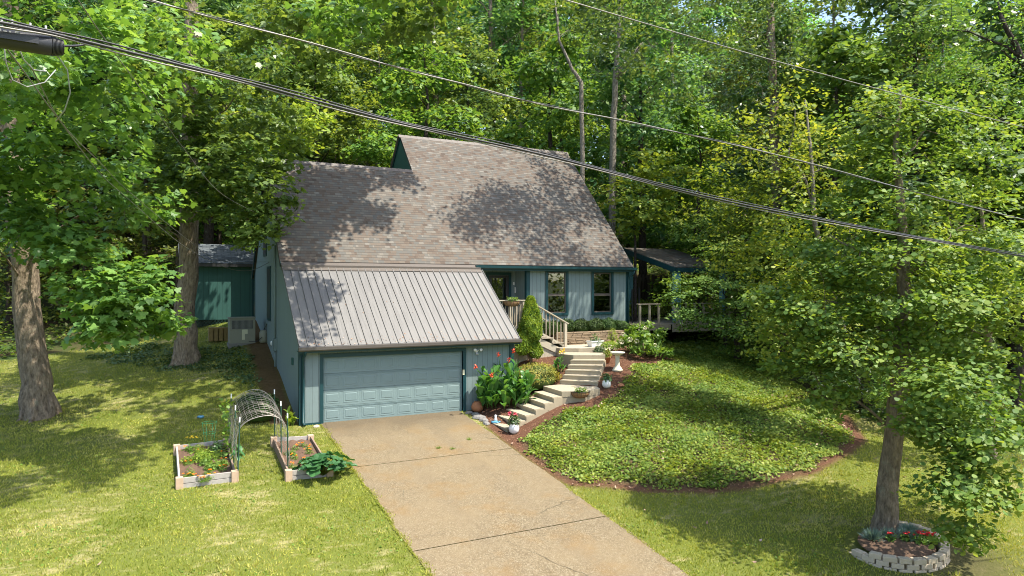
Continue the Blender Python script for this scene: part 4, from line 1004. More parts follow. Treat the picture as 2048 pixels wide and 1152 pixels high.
# ------------------------------------------------------------------ raised vegetable beds
def raised(x0, y0, x1, y1, label_, m1, m2, h=.24):
    xc, yc = (x0+x1)/2, (y0+y1)/2
    o = empty('raised_bed', (xc, yc, 0), 0, label_, 'raised garden bed')
    zt = [T(x, y) for x, y in ((x0, y0), (x1, y0), (x1, y1), (x0, y1))]
    C4 = [Vector((x-xc, y-yc, z+h)) for (x, y), z in zip(((x0, y0), (x1, y0), (x1, y1), (x0, y1)), zt)]
    for i, mt in enumerate((M['board'], m2, M['board'], m1)):
        a, b_ = C4[i], C4[(i+1) % 4]
        MB().bar(a-Vector((0, 0, .06)), b_-Vector((0, 0, .06)), .045, .135).bar(a-Vector((0, 0, .205)), b_-Vector((0, 0, .205)), .045, .13).build('board', mt, o, bevel=.005)
    for c_ in C4: MB().box(-.085, -.085, -.42, .085, .085, .035).build('corner_block', M['cedar'], o, loc=c_, bevel=.01)
    n = 8; vs = []
    for j in range(n+1):
        for i in range(n+1):
            p = C4[0].lerp(C4[1], i/n).lerp(C4[3].lerp(C4[2], i/n), j/n); vs.append((p.x, p.y, p.z-.09+.02*math.sin(i*3+j*5)))
    MB().add(vs, [(j*(n+1)+i, j*(n+1)+i+1, (j+1)*(n+1)+i+1, (j+1)*(n+1)+i) for j in range(n) for i in range(n)]).build('soil', M['soil'], o)
    return o
raised(-3.56, -3.95, -2.30, -1.45, 'raised bed with pale boards left of the wire arch full of seedlings', M['board'], M['boardB'])
raised(-1.06, -4.33, -.02, -1.8, 'raised bed with brown side boards between the wire arch and driveway', M['boardB'], M['boardB'])
def marigold(x, y, h, nf, seed, label_, group, lm='zinnia', flower='orange', r=.14, n=130, size=.05, shape=LANCE, cat='flower', name='marigold'):
    rng = np.random.default_rng(seed); z = T(x, y)+.14; o = empty(name, (x, y, z), 0, label_, cat, group)
    d = rng.normal(size=(n, 3)); d /= np.linalg.norm(d, axis=1, keepdims=True); d[:, 2] = np.abs(d[:, 2])
    P = d*np.array([r, r, h])*(.3+.7*rng.random(n))[:, None]
    V, idx, k = leaves(P, d+rng.normal(size=(n, 3))*.6+np.array([0, 0, .5]), size*(.6+.7*rng.random(n)), shape, rng); arr_mesh('foliage', V, k, idx, M[lm], o)
    rr = random.Random(seed); m_ = MB()
    for i in range(nf):
        a = rr.uniform(0, 6.28); q = r*rr.uniform(.2, .9)
        c = (q*math.cos(a), q*math.sin(a), h*rr.uniform(.85, 1.1))
        for j in range(9): bigleaf(m_, c, j*.7+rr.uniform(-.2, .2), .036, .03, rr.uniform(.1, .9), .2, seg=2)
    if nf: m_.build('flower', M[flower], o)
    return o
GA, GB_ = 'orange marigolds in the left raised bed', 'orange marigolds in the right raised bed'
for i, (px, py) in enumerate(((371, 947), (385, 948), (405, 951), (412, 949), (415, 938), (421, 945), (375, 922), (445, 915), (400, 898), (440, 900), (375, 893), (446, 930))):
    d_ = view(px, py, 17.6); # settle onto the bed
    t_ = 17.0+(950-py)*.035; d_ = view(px, py, t_)
    marigold(d_.x, d_.y, .12, 3, 50+i, 'small orange marigold plant growing in the left raised bed', GA)
for i, (x, y) in enumerate(((-.9, -3.9), (-.75, -3.3), (-.6, -2.6), (-.35, -2.4), (-.25, -2.7), (-.3, -3.0), (-.55, -3.6), (-.85, -2.9), (-.7, -4.1))):
    marigold(x, y, .13, 3, 80+i, 'small orange marigold plant growing in the right raised bed', GB_)
for i, (x, y, r, h, lm, lab) in enumerate(((-3.05, -2.6, .33, .3, 'leafyellow', 'lime green leafy seedling in the middle of the left raised bed'), (-2.75, -3.3, .26, .24, 'zinnia', 'low green seedling near the front of the left raised bed'),
        (-2.6, -2.2, .22, .35, 'leafcool', 'feathery grey green herb at the back right of the left raised bed'), (-3.2, -1.8, .2, .2, 'zinnia', 'small green seedling at the back of the left raised bed'), (-.75, -3.0, .12, .14, 'zinnia', 'tiny green seedling in the middle of the right raised bed'))):
    marigold(x, y, h, 0, 120+i, lab, None, lm, r=r, n=420 if r > .2 else 120, size=.07, shape=OVAL, cat='plant', name='seedling')
_r = random.Random(33)
for i in range(16):
    x, y = _r.uniform(-3.35, -2.5), _r.uniform(-3.75, -1.65)
    marigold(x, y, _r.uniform(.14, .3), 0, 200+i, 'small green seedling among the marigolds in the left raised bed', 'seedlings in the left raised bed', _r.choice(('zinnia', 'leafyellow', 'leafcool')), r=_r.uniform(.12, .22), n=190, size=.06, shape=_r.choice((OVAL, LANCE)), cat='plant', name='seedling')
marigold(-3.15, -1.2, .22, 9, 140, 'yellow flowered plant just behind the left raised bed', None, 'zinnia', 'yellow', .2, 140, cat='plant', name='yellow_flower_plant')
# climbing bean on the left posts
rngp = np.random.default_rng(9)
bean = empty('climbing_plant', (-2.3, -2.6, T(-2.3, -2.6)), 0, 'pale green climbing vine on the left posts of the wire arch', 'vine')
P = np.concatenate([np.stack([rngp.normal(-.05, .09, 90), rngp.uniform(-.2, .9, 90), rngp.uniform(.1, 1.6, 90)], 1)]); V, idx, k = leaves(P, rand_norm(90, .9, rngp), .09+.07*rngp.random(90), ROUND, rngp); arr_mesh('foliage', V, k, idx, M['zinnia'], bean)
MB().tube([(0, .3, 0), (-.03, .2, .6), (.03, .5, 1.1), (-.04, .7, 1.65)], .01, 4).tube([(0, 0, 0), (.04, .1, .7), (-.02, 0, 1.1)], .008, 4).build('stem', M['leafcanna'], bean)
sf = empty('sunflower_seedling', (-2.22, -3.72, T(-2.22, -3.72)+.1), 0, 'drooping broad leaved plant at the front right corner of the left raised bed', 'plant')
m_ = MB(); rr = random.Random(2)
for i in range(12): bigleaf(m_, (0, 0, .38+.03*i), i*2.4, .24, .13, .5, .9)
m_.build('foliage', M['leafcool'], sf); MB().tube([(0, 0, -.1), (.01, 0, .7)], .014, 6).build('stem', M['leafcanna'], sf)
# zucchini
zc = empty('squash_plant', (-.2, -4.35, T(-.2, -4.35)+.05), 0, 'large dark leaved squash plant spilling over the front of the right raised bed', 'squash plant')
m_ = MB(); s_ = MB(); rr = random.Random(6)
for i in range(48):
    a = rr.uniform(0, 6.28); r = rr.uniform(.12, .74); hh = rr.uniform(.18, .55)*(1.15-r*.7); L = rr.uniform(.2, .33)
    q = (r*math.cos(a), r*math.sin(a)*.85-.05, hh); s_.tube([(0, 0, 0), (q[0]*.5, q[1]*.5, hh*.75), q], [.014, .011, .007], 5)
    # lobed disc leaf
    n = 20; tilt = rr.uniform(.15, .7); ce = Vector(q); ax = Vector((-math.sin(a), math.cos(a), 0)); Mx = Matrix.Rotation(tilt, 4, ax)
    vs = [ce]+[ce+Mx @ Vector((L*.55*(1+.22*math.cos(5*(t_-a))+.07*math.cos(15*t_))*math.cos(t_), L*.55*(1+.22*math.cos(5*(t_-a))+.07*math.cos(15*t_))*math.sin(t_), .05+.02*math.sin(5*t_))) for t_ in [2*math.pi*j/n for j in range(n)]]
    m_.add(vs, [(0, 1+j, 1+(j+1) % n) for j in range(n)])
m_.build('foliage', M['leafsquash'], zc); s_.build('stalk', M['leafyellow'], zc)
# wire arch on six posts
ax0, ax1, ay0, ay1 = -2.24, -1.02, -4.0, -1.75
arch = empty('garden_arch', ((ax0+ax1)/2, (ay0+ay1)/2, 0), 0, 'wire mesh tunnel arch on green posts between the two raised beds', 'trellis arch')
xm = (ax0+ax1)/2; ym = (ay0+ay1)/2
tops = []
for x in (ax0, ax1):
    for y in (ay0, ym-.05, ay1):
        zb = T(x, y)-.1; zt = zb+1.72
        ln = .05 if x < xm else -.01
        MB().bar((x-xm, y-ym, zb), (x-xm+ln, y-ym, zt-.13), .028, .028, (0, 1, 0)).bar((x-xm, y-ym-.02, zb), (x-xm+ln, y-ym-.02, zt-.13), .008, .03, (0, 1, 0)).build('post', M['postgreen'], arch)
        MB().bar((x-xm+ln, y-ym, zt-.13), (x-xm+ln*1.05, y-ym, zt), .03, .03, (0, 1, 0)).build('post_tip', M['white'], arch)
wire = MB(); ht = 1.05; ap = .58
def arcpt(s_, y):
    zb = T(xm, y); L1 = ht-.35; tot = 2*L1+1.75; d_ = s_*tot; hw = (ax1-ax0)/2
    wob = .02*math.sin(y*9+s_*20)
    if d_ < L1: return Vector((-hw-.02+wob, y-ym, zb+.35+d_))
    if d_ > tot-L1: return Vector((hw+.02+wob, y-ym, zb+ht-(d_-(tot-L1))))
    a = math.pi*(1-(d_-L1)/1.75); return Vector((hw*math.cos(a)*(1+.04), y-ym, zb+ht+ap*math.sin(a)+wob+.04*math.sin(y*2.2)))
ny_ = 20; ns_ = 28
for i in range(ny_+1):
    y = ay0+(ay1-ay0)*i/ny_; wire.tube([arcpt(j/36, y) for j in range(37)], .0036, 3, cap=False)
for j in range(ns_+1): wire.tube([arcpt(j/ns_, ay0+(ay1-ay0)*i/10) for i in range(11)], .0036, 3, cap=False)
for y in (ay0, ay0+.01, ay1): wire.tube([arcpt(j/36, y) for j in range(37)], .007, 4, cap=False)
wire.build('wire_mesh', M['wire'], arch)
# tomato cage
o = empty('tomato_cage', (-2.72, -1.2, T(-2.72, -1.2)), 0, 'bright green wire tomato cage behind the left raised bed', 'plant cage'); m_ = MB()
for r, z in ((.2, .72), (.165, .42), (.13, .15)): m_.tube([(r*math.cos(6.283*i/20), r*math.sin(6.283*i/20), z) for i in range(21)], .007, 5, cap=False)
for i in range(4): a = 1.57*i+.4; m_.tube([(.205*math.cos(a), .205*math.sin(a), .74), (.13*math.cos(a), .13*math.sin(a), .15), (.1*math.cos(a), .1*math.sin(a), -.05)], .006, 5)
m_.build('wire_frame', M['cagegreen'], o)
m_ = MB(); m_.lathe([(0, 0), (.09, .0), (.1, .05), (.06, .075), (0, .08)], 9, wob=lambda t, z: .25*math.sin(3*t)); q = m_.build('toy_scrap', M['blue']); q.location = (-2.81, 1.31, T(-2.81, 1.31)+.0); tag(q, 'small crumpled blue scrap lying on the shaded lawn', 'litter')

# ------------------------------------------------------------------ air conditioner, shed and neighbours at the back left
az_ = 2.06
ac = empty('air_conditioner', (-.92, 8.1, az_), 0, 'beige grey air conditioner unit on the grass beside the left house wall', 'air conditioner')
MB().box(-.54, -.38, -.35, .54, .38, .04).build('pad', M['rock'], ac)
b_ = MB(); b_.box(-.5, -.36, .04, .5, .36, .62).box(-.5, -.36, .62, -.42, .36, 1.06).box(.42, -.36, .62, .5, .36, 1.06).box(-.42, -.34, .98, .42, .36, 1.06).box(-.42, -.30, .62, .42, .34, .98); b_.build('cabinet', M['ac'], ac, bevel=.01)
MB().box(-.52, -.38, 1.062, .52, .38, 1.10).build('lid', M['ac'], ac, bevel=.01)
g = MB(); 
for i in range(19): x = -.41+.82*i/18; g.box(x-.006, -.352, .62, x+.006, -.342, 1.0)
for i in range(9): z = .64+.04*i; g.box(-.42, -.341, z-.004, .42, -.335, z+.004)
g.build('grille', M['grey'], ac); MB().box(-.415, -.318, .625, .415, -.305, .975).build('coil', M['dark'], ac)
MB().box(-.02, -.365, .42, .2, -.361, .6).box(-.02, -.365, .18, .09, -.361, .42).build('label_plate', M['label'], ac)
o = empty('propane_tank', (-.12, 7.55, T(-.12, 7.55)), 0, 'pale grey service canister with dark hose beside the air conditioner', 'tank')
MB().lathe([(0, 0), (.13, 0), (.17, .06), (.17, .42), (.12, .52), (0, .55)], 18).build('tank_body', M['ac'], o)
MB().tube([(.0, -.1, .55), (.1, -.15, .8), (.12, -.05, .4), (-.3, -.25, .08), (-.6, -.2, .1)], .014, 6).build('hose', M['dark'], o)
o = empty('wooden_box', (-1.75, 9.2, T(-1.75, 9.2)), 0, 'unpainted wooden crate standing left of the air conditioner', 'crate'); wd = simple('yellow_wood', (.22, .15, .055), .8, .3)
m_ = MB()
for i in range(4): m_.box(-.36+.19*i, -.3, 0, -.2+.19*i, -.27, .5); m_.box(-.36+.19*i, .27, 0, -.2+.19*i, .3, .5)
m_.box(-.36, -.27, .5, .37, .27, .56).box(-.36, -.27, .0, -.33, .27, .5).box(.34, -.27, 0, .37, .27, .5); m_.build('box_boards', wd, o)
shed = empty('garden_shed', (-1.8, 14, 2.4), 0, 'dark green garden shed with shingle roof behind the house at left', 'shed')
def Sp(mb, n, m_, p=None):
    o = mb.build(n, m_, p or shed); o.location = -shed.location if p is None else (0, 0, 0); return o
Sp(MB().box(-3.0, 12.5, 2.88, .02, 15.6, 5.5), 'wall', M['siding_green'])
Sp(MB().box(-.02, 12.46, 2.8, .08, 12.56, 5.5).box(-3.06, 12.46, 2.8, -2.96, 12.56, 5.5), 'corner_board', M['trim'])
rf = plane_roof([(-3.15, 12.25), (.16, 12.25), (.16, 14.05), (-3.15, 14.05)], 12.25, 5.52, 14.05, 6.5); Sp(rf, 'roof', M['shingle_grey'])
rf = plane_roof([(-3.15, 14.05), (.16, 14.05), (.16, 15.85), (-3.15, 15.85)], 14.05, 6.5, 15.85, 5.52); Sp(rf, 'roof', M['shingle'])
Sp(MB().box(-3.15, 12.22, 5.36, .16, 12.25, 5.5), 'fascia', M['dark'])
la = MB()
for i in range(25):
    x = -2.9+i*.15
    la.bar((x, 12.52, 2.3), (min(x+.56, .02), 12.52, 2.86 if x+.56 < .02 else 2.3+(.02-x)), .012, .03, (0, 1, 0)); la.bar((x+.56 if x+.56 < .02 else .02, 12.535, 2.3), (x, 12.535, 2.86), .012, .03, (0, 1, 0))
Sp(la, 'lattice', M['siding_green']); Sp(MB().box(-2.95, 12.7, 1.6, 0, 15.5, 2.87), 'floor_frame', M['barkdark'])
Sp(MB().box(-2.62, 12.44, 4.15, -2.5, 12.48, 4.2).box(-2.6, 12.47, 3.1, -2.58, 12.5, 5.2), 'door_hinge', M['dark'])

# ------------------------------------------------------------------ covered deck to the right of the house
pg = empty('covered_deck', (19.3, 5, 2), 0, 'raised wooden deck with teal posts and shingled roof right of the house', 'covered deck')
def Dp(mb, n, m_): return mb.build(n, m_, pg, world_loc=True)
Dp(plane_roof([(17.95, 3.2), (21.4, 3.2), (21.4, 7.3), (17.95, 7.3)], 3.2, 5.38, 7.3, 6.5, .1), 'roof', M['shingle'])
Dp(MB().box(17.97, 3.16, 5.12, 21.4, 3.2, 5.34), 'eave_board', TR)
Dp(MB().bar((17.93, 3.17, 5.22), (17.93, 7.3, 6.36), .04, .24, (0, 0, 1)), 'rake_board', TR)
Dp(MB().bar((21.4, 3.17, 5.22), (21.4, 7.3, 6.36), .04, .24, (0, 0, 1)), 'rake_board', TR)
for x, y in ((18.2, 3.35), (21.2, 3.35), (18.2, 7.1), (21.2, 7.1)):
    Dp(MB().box(x-.16, y-.12, 2.7, x+.0, y+.12, 5.3 if y < 5 else 6.2).box(x+.003, y-.12, 2.7, x+.16, y+.12, 5.3 if y < 5 else 6.2), 'post', simple('pale_teal_paint', (.12, .27, .28), .5, .08))
d = MB(); y = 3.0
while y < 9: d.box(15.6, y, 2.62, 22.5, y+.135, 2.66); y += .142
Dp(d, 'deck', BO); Dp(MB().box(17.6, 2.93, 2.28, 22.5, 2.97, 2.66).box(15.6, 2.93, 2.4, 17.5, 2.97, 2.66), 'rim_board', BO)
for i in range(13):
    x = 15.75+i*.55
    if 16.9 < x < 17.6: continue
    Dp(MB().box(x-.045, 2.98, 2.66, x+.045, 3.06, 3.6), 'rail_post', BO)
Dp(MB().box(15.6, 2.95, 3.601, 16.9, 3.1, 3.64).box(17.6, 2.95, 3.601, 22.5, 3.1, 3.64).box(17.6, 3.0, 3.1, 22.4, 3.03, 3.2), 'handrail', BO)
Dp(MB().bar((17.35, 1.9, 2.6), (17.6, 2.95, 3.55), .05, .16), 'stair_rail', B)
Dp(MB().box(16.5, 4.6, 2.664, 16.56, 4.66, 4.3).box(16.9, 4.6, 2.664, 16.96, 4.66, 4.4), 'lantern_pole', M['dark'])
o = MB(); 
for i in range(66): x = 15.7+i*.16; o.box(x, 9.6+.3*math.sin(i), 2.6, x+.15, 9.63+.3*math.sin(i), 5.1+.05*math.sin(i*1.7))
q = o.build('board_fence', M['fence']); tag(q, 'dark weathered board fence behind the covered deck', 'fence')
for i in range(3):
    x = 16.6+i*1.7
    shrub('background_shrub', x, 6.2+i*.5, .95, .8, 1.3, M['leafyellow'], 'yellow green shrub growing behind the deck railing', 'shrub', size=.1, n=1400, seed=60+i, z0=2.5, group='yellow green shrubs behind the deck')  # bright leaf colour stands in for sunlight on these shaded shrubs
# neighbour's blue house in the woods at far right
nb = empty('blue_house', (44.5, 7, 3), .25, 'dusky blue neighbouring house half hidden by trees at the far right', 'house')
MB().box(-5, -4, 0, 6, 4, 5.2).build('wall', M['bluehouse'], nb)
r_ = plane_roof([(-5.4, -4.4), (6.4, -4.4), (6.4, 0), (-5.4, 0)], -4.4, 5.1, 0, 7.6); r_.build('roof', M['shingle'], nb); r_ = plane_roof([(-5.4, 0), (6.4, 0), (6.4, 4.4), (-5.4, 4.4)], 0, 7.6, 4.4, 5.1); r_.build('roof', M['shingle'], nb)
for x in (-3.5, -.5, 3): w_ = MB().box(x-.6, -4.06, 1.6, x+.6, -4.0, 3.4).build('window', M['white'], nb); MB().box(x-.5, -4.08, 1.7, x+.5, -4.061, 3.3).build('pane', M['dark'], w_)

# ------------------------------------------------------------------ stone ring planter by the right tree
pc = Vector((10.10, -13.18, 0)); zg = -1.27
rp = empty('stone_planter', (pc.x, pc.y, zg), 0, 'low crescent planter of pale stacked blocks at the foot of the right tree', 'planter'); rr = random.Random(3)
N_ = 15
for course in range(3):
    for i in range(N_):
        a0 = -3.3+(i+.5*(course % 2))*(4.3/N_)*1.0; a = a0
        if course == 2 and i < 2: continue
        rx_, ry_ = 1.02, .80
        # ellipse axes turned towards the viewpoint
        e = HEAD*-1+.35; q = Vector((rx_*math.cos(a), ry_*math.sin(a), 0)); q = Matrix.Rotation(e, 4, 'Z') @ q
        tg = Matrix.Rotation(e, 4, 'Z') @ Vector((-rx_*math.sin(a), ry_*math.cos(a), 0))
        L = rr.uniform(.235, .27); gz = T(pc.x+q.x, pc.y+q.y)-zg
        m_ = MB(); h_ = .054
        m_.add([(-L/2*.92, -.085, -h_), (L/2*.92, -.085, -h_), (L/2, .09, -h_), (-L/2, .09, -h_), (-L/2*.92, -.085+rr.uniform(0, .015), h_), (L/2*.92, -.085+rr.uniform(0, .015), h_), (L/2, .09, h_), (-L/2, .09, h_)],
               [(0, 3, 2, 1), (4, 5, 6, 7), (0, 1, 5, 4), (1, 2, 6, 5), (2, 3, 7, 6), (3, 0, 4, 7)])
        b2 = m_.build('block', M['stone'], rp, bevel=.013); b2.rotation_euler = (rr.uniform(-.05, .05), rr.uniform(-.05, .05), math.atan2(tg.y, tg.x)+math.pi+rr.uniform(-.07, .07)); b2.location = (q.x, q.y, gz-.02+.108*course+rr.uniform(-.006, .006))
so = MB(); n = 22; e = HEAD*-1+.35
vs = [(0, 0, 0)]+[tuple(Matrix.Rotation(e, 4, 'Z') @ Vector((.84*math.cos(6.283*i/n), .66*math.sin(6.283*i/n), .0))) for i in range(n)]
vs = [(a, b, T(pc.x+a, pc.y+b)-zg+(.22 if q == 0 else .13)) for q, (a, b, _) in enumerate(vs)]
so.add(vs, [(0, 1+i, 1+(i+1) % n) for i in range(n)]); so.build('soil', M['soil'], rp)
def tuft(x, y, z, r, h, n, mat, name, label_, cat, group=None, seed=1):
    rng = np.random.default_rng(seed); o = empty(name, (x, y, z), 0, label_, cat, group)
    a = rng.random(n)*6.283; el = .25+rng.random(n)*1.2; D = np.stack([np.cos(a)*np.cos(el), np.sin(a)*np.cos(el), np.sin(el)], 1)
    P = np.stack([np.cos(a), np.sin(a), 0*a], 1)*.04*rng.random(n)[:, None]
    V, idx, k = leaves(P, np.cross(D, rng.normal(size=(n, 3))), h*(.7+.5*rng.random(n)), BLADE*np.array([.55, 1]), rng, updir=D); arr_mesh('foliage', V, k, idx, mat, o); return o
PX = [(1745, 1082, 'leftmost'), (1778, 1086, 'second'), (1818, 1072, 'rear'), (1812, 1088, 'front')]
for i, (px, py, w_) in enumerate(PX):
    p = view(px, py, 15.0+.3*(i == 2)); tuft(p.x, p.y, zg+.17, .2, .27, 520, M['fescue'], 'blue_fescue', {'leftmost': 'leftmost blue grey grass tuft in the stone planter', 'second': 'second blue grey grass tuft from the left in the stone planter', 'rear': 'blue grey grass tuft at the back of the stone planter against the lawn', 'front': 'blue grey grass tuft in the centre of the stone planter'}[w_], 'ornamental grass', seed=i)
for i, (px, py) in enumerate(((1810, 1105), (1833, 1108), (1855, 1105), (1868, 1098), (1857, 1085), (1840, 1092), (1782, 1098))):
    p = view(px, py, 14.85); marigold(p.x, p.y, .16, 5, 160+i, 'low red flowering plant in the stone planter', 'red flowering plants in the stone planter', 'zinnia', 'red', .15, 120, .06, OVAL, name='red_flower_plant'); bpy.context.scene.objects[-1]
for o in bpy.data.objects:
    if o.name.startswith('red_flower_plant'): o.location.z = zg+.22

# ------------------------------------------------------------------ overhead cables
def cable(pts, rad, name, label_, mats=('cable',), offs=((0, 0),), twist=0, group=None, near=True):
    # pts: surveyed (px, py, t); smooth by Catmull through them
    pts = [(a, b, c*.8 if near else c) for a, b, c in pts]; rad *= .8 if near else 1
    W = [view(*p) for p in pts]; W = [W[0]*2-W[1]]+W+[W[-1]*2-W[-2]]
    out = []
    for i in range(1, len(W)-2):
        for j in range(14):
            t = j/14; a, b_, c, d = W[i-1:i+3]
            out.append(.5*((2*b_)+(c-a)*t+(2*a-5*b_+4*c-d)*t*t+(3*b_-a-3*c+d)*t**3))
    out.append(W[-2])
    if len(offs) == 1 and len(mats) == 1:
        return tag(MB().tube(out, rad, 7).build(name, M[mats[0]]), label_, 'cable', group)
    root = empty(name, out[0], 0, label_, 'cable', group)
    for k, (of, mt) in enumerate(zip(offs, mats)):
        q = [p-out[0]+Vector((0, of[1]*math.sin(twist*i*.35+k*2.1), of[0]+of[1]*math.cos(twist*i*.35+k*2.1))) for i, p in enumerate(out)]
        MB().tube(q, rad*(1 if k == 0 else .55), 6).build('strand', M[mt], root)
    return root
cable([(-260, 5, 5.6), (0, 45, 6.3), (200, 90, 7.0), (500, 166, 8.2), (800, 246, 9.5), (1100, 313, 10.8), (1500, 412, 12.6), (2048, 512, 15.2), (2400, 565, 17)], .017, 'telephone_cable', 'thick black cable bundle sagging across the photo from upper left to middle right', ('cable', 'cable', 'cablelight'), ((0, 0), (.026, .008), (-.024, .008)), 1.0)
cable([(-100, -110, 6.2), (300, 0, 7.6), (780, 130, 9.4), (1100, 212, 10.8), (1500, 297, 12.8), (2048, 440, 15.6), (2400, 520, 17.6)], .010, 'power_line', 'middle thin twisted power line crossing above the house roof', ('cablelight', 'cable'), ((0, .008), (0, .012)), 1.5)
cable([(800, -100, 9), (1130, 0, 10), (1600, 136, 12.2), (2048, 255, 14.6), (2400, 345, 16.8)], .009, 'power_line', 'uppermost power line crossing the trees at upper right', ('cablelight',))
cable([(60, -150, 7.5), (157, 0, 9), (213, 83, 10.5), (260, 148, 12.5), (370, 300, 17), (440, 385, 20), (520, 430, 25)], .008, 'service_wire', 'upper thin wire dropping from the pole through the left trees', ('cablelight',), near=False)
cable([(13, 96, 7), (56, 154, 8.5), (109, 227, 11), (198, 344, 15), (260, 401, 18), (365, 490, 22), (448, 534, 25.5), (500, 541, 27.2), (538, 525, 28.0)], .009, 'service_wire', 'lower thin wire sagging past the second trunk to the house wall', ('cablelight',), near=False)
cable([(60, 130, 7.2), (127, 250, 10), (200, 325, 13), (260, 385, 16), (370, 475, 21.5), (440, 521, 25), (538, 524, 28)], .007, 'service_wire', 'middle thin wire running beside the lower one to the house wall', ('cablelight',), near=False)
cl_ = empty('cable_splice_box', view(62, 78, 5.2), 0, 'black ribbed splice closure hanging on the thick cable at upper left', 'splice box')
a_, b2_ = view(-10, 74, 5.14), view(103, 92, 5.38); base_ = cl_.location
axd = (b2_-a_)
sp_ = MB(); sp_.tube([a_-base_, a_-base_+axd*.02, a_-base_+axd*.98, b2_-base_], [.062, .078, .078, .07], 12); sp_.build('case', M['cable'], cl_)
sp_ = MB()
for i in range(9): c0 = b2_-base_+axd*.025*i; sp_.tube([c0, c0+axd*.014], .078-.002*i, 12)
sp_.tube([b2_-base_, b2_-base_+axd*.22], .06, 12); sp_.build('end_cap', M['dark'], cl_)
sp_ = MB(); sp_.bar(a_-base_+Vector((0, -.085, .0)), a_-base_+axd*.8+Vector((0, -.085, 0)), .012, .05); sp_.build('hinge_rib', M['dark'], cl_)
sp_ = MB(); L_ = axd.length
sp_.bar(a_-base_+axd*.2+Vector((0, 0, .11)), a_-base_+axd*1.25+Vector((0, 0, .09)), .02, .03); sp_.build('hanger_strip', M['cablelight'], cl_)
for i, z_ in enumerate((.12, .30, .62, .9)): MB().tube([a_-base_+axd*z_+Vector((0, 0, .07)), a_-base_+axd*z_+Vector((0, 0, .15))], .008, 5).build('clip', M['grey'], cl_)
# small raised white marking on the case
mk = MB(); e0 = axd.normalized(); 
for i, (a0, w0, h0) in enumerate(((.04, .012, .03), (.065, .02, .012), (.10, .012, .02), (.135, .03, .028))):
    c0 = a_-base_+e0*(a0*1.0)+Vector((0, -.078, .03)); mk.bar(c0, c0+e0*w0, .003, h0)
mk.build('marking', M['grey'], cl_)
for i, pl in enumerate((((8, 88), (12, 125), (25, 160), (55, 174), (90, 165), (112, 140)), ((35, 88), (48, 120), (68, 140), (92, 143)), ((105, 103), (118, 115), (135, 140), (141, 185), (130, 220), (112, 243)))):
    W = [view(px, py, 5.36+.08*j) for j, (px, py) in enumerate(pl)]
    tag(MB().tube(W, .005, 5).build('loose_wire', M['grey']), ('large', 'small', 'trailing')[i]+' loose wire loop hanging below the splice box', 'wire')
cable([(103, 92, 6.75), (150, 92, 7.0), (190, 88, 7.2), (240, 98, 7.4)], .012, 'cable_lead', 'short black lead joining the splice box to the thick cable')

# ------------------------------------------------------------------ ground cover
rg_ = np.random.default_rng(21)
def infront(x, y, m=40):
    """points the photograph can see (with a margin), for spending blades where they count"""
    dx, dy = x-CAM.x, y-CAM.y; c, s = math.cos(HEAD), math.sin(HEAD)
    X = dx*c-dy*s; Yd = dx*s+dy*c; z = TA(x, y)
    px = 1024+1381.8*X/np.maximum(Yd, .1); py = 574+1381.8*(CAM.z-z)/np.maximum(Yd, .1)
    return (px > -260) & (px < 2300) & (py < 1330) & (Yd > 1), Yd
def scatter(n, box, ok):
    x = rg_.uniform(box[0], box[1], n); y = rg_.uniform(box[2], box[3], n); k = ok(x, y); return x[k], y[k]
BEDS = [[(-3.62, -4.0), (-2.24, -4.0), (-2.24, -1.4), (-3.62, -1.4)], [(-1.1, -4.4), (0, -4.4), (0, -2.05), (-1.1, -2.05)]]
RINGP = [(pc.x+1.05*math.cos(a*.5), pc.y+1.0*math.sin(a*.5)) for a in range(13)]
def lawn_ok(x, y):
    k = ~inpoly(x, y, MULCH) & ~inpoly(x, y, [(.62, .3), (5.53, .3), (5.53, -40), (.62, -40)]) & ~inpoly(x, y, [(-.9, .25), (0, -.1), (7.6, 0), (15, 3.4), (15, 12), (-.9, 11.5)])
    for b in BEDS: k &= ~inpoly(x, y, b)
    k &= ~inpoly(x, y, RINGP)
    v, Yd = infront(x, y); k &= v & (y < 12.8) & (rg_.random(len(x)) < np.clip(27/np.maximum(Yd, 8)-.55, .22, 1.0)); k &= ~((x > 17.5+.3*np.abs(np.minimum(0, y+8))) & (y > -9))
    # thin patches
    th = .5+.5*np.sin(x*1.3+1.7*np.sin(y*.8))*np.sin(y*1.9+np.sin(x*.7)*2); k &= rg_.random(len(x)) < .55+.45*th
    k &= rg_.random(len(x)) > 1.2*np.exp(-((x-10.9)**2+(y+14.0)**2)/1.6)
    return k
x, y = scatter(1100000, (-15, 24, -18, 12.8), lawn_ok); n = len(x); z = TA(x, y)
up = np.stack([rg_.normal(0, .55, n), rg_.normal(0, .55, n), np.ones(n)], 1); N = rg_.normal(size=(n, 3)); N[:, 2] *= .3
V, idx, k = leaves(np.stack([x, y, z-.004], 1), N, .055*(.6+.8*rg_.random(n)), BLADE*np.array([2.0, 1]), rg_, updir=up)
tag(arr_mesh('lawn_grass', V, k, idx, M['grass']), 'mown yellow green lawn grass around the driveway', 'grass', kind='stuff'); print('grass', n)
x, y = scatter(9000, (-15, 14, -18, 8), lambda x, y: lawn_ok(x, y) & (np.sin(x*2.1+1)*np.sin(y*1.7+x*.9) > .2)); n = len(x)*14
x = np.repeat(x, 14)+rg_.normal(0, .035, n); y = np.repeat(y, 14)+rg_.normal(0, .035, n)
V, idx, k = leaves(np.stack([x, y, TA(x, y)-.004], 1), rg_.normal(size=(n, 3)), .095*(.5+.9*rg_.random(n)), BLADE*np.array([1.3, 1]), rg_, updir=np.stack([rg_.normal(0, .5, n), rg_.normal(0, .5, n), np.ones(n)], 1))
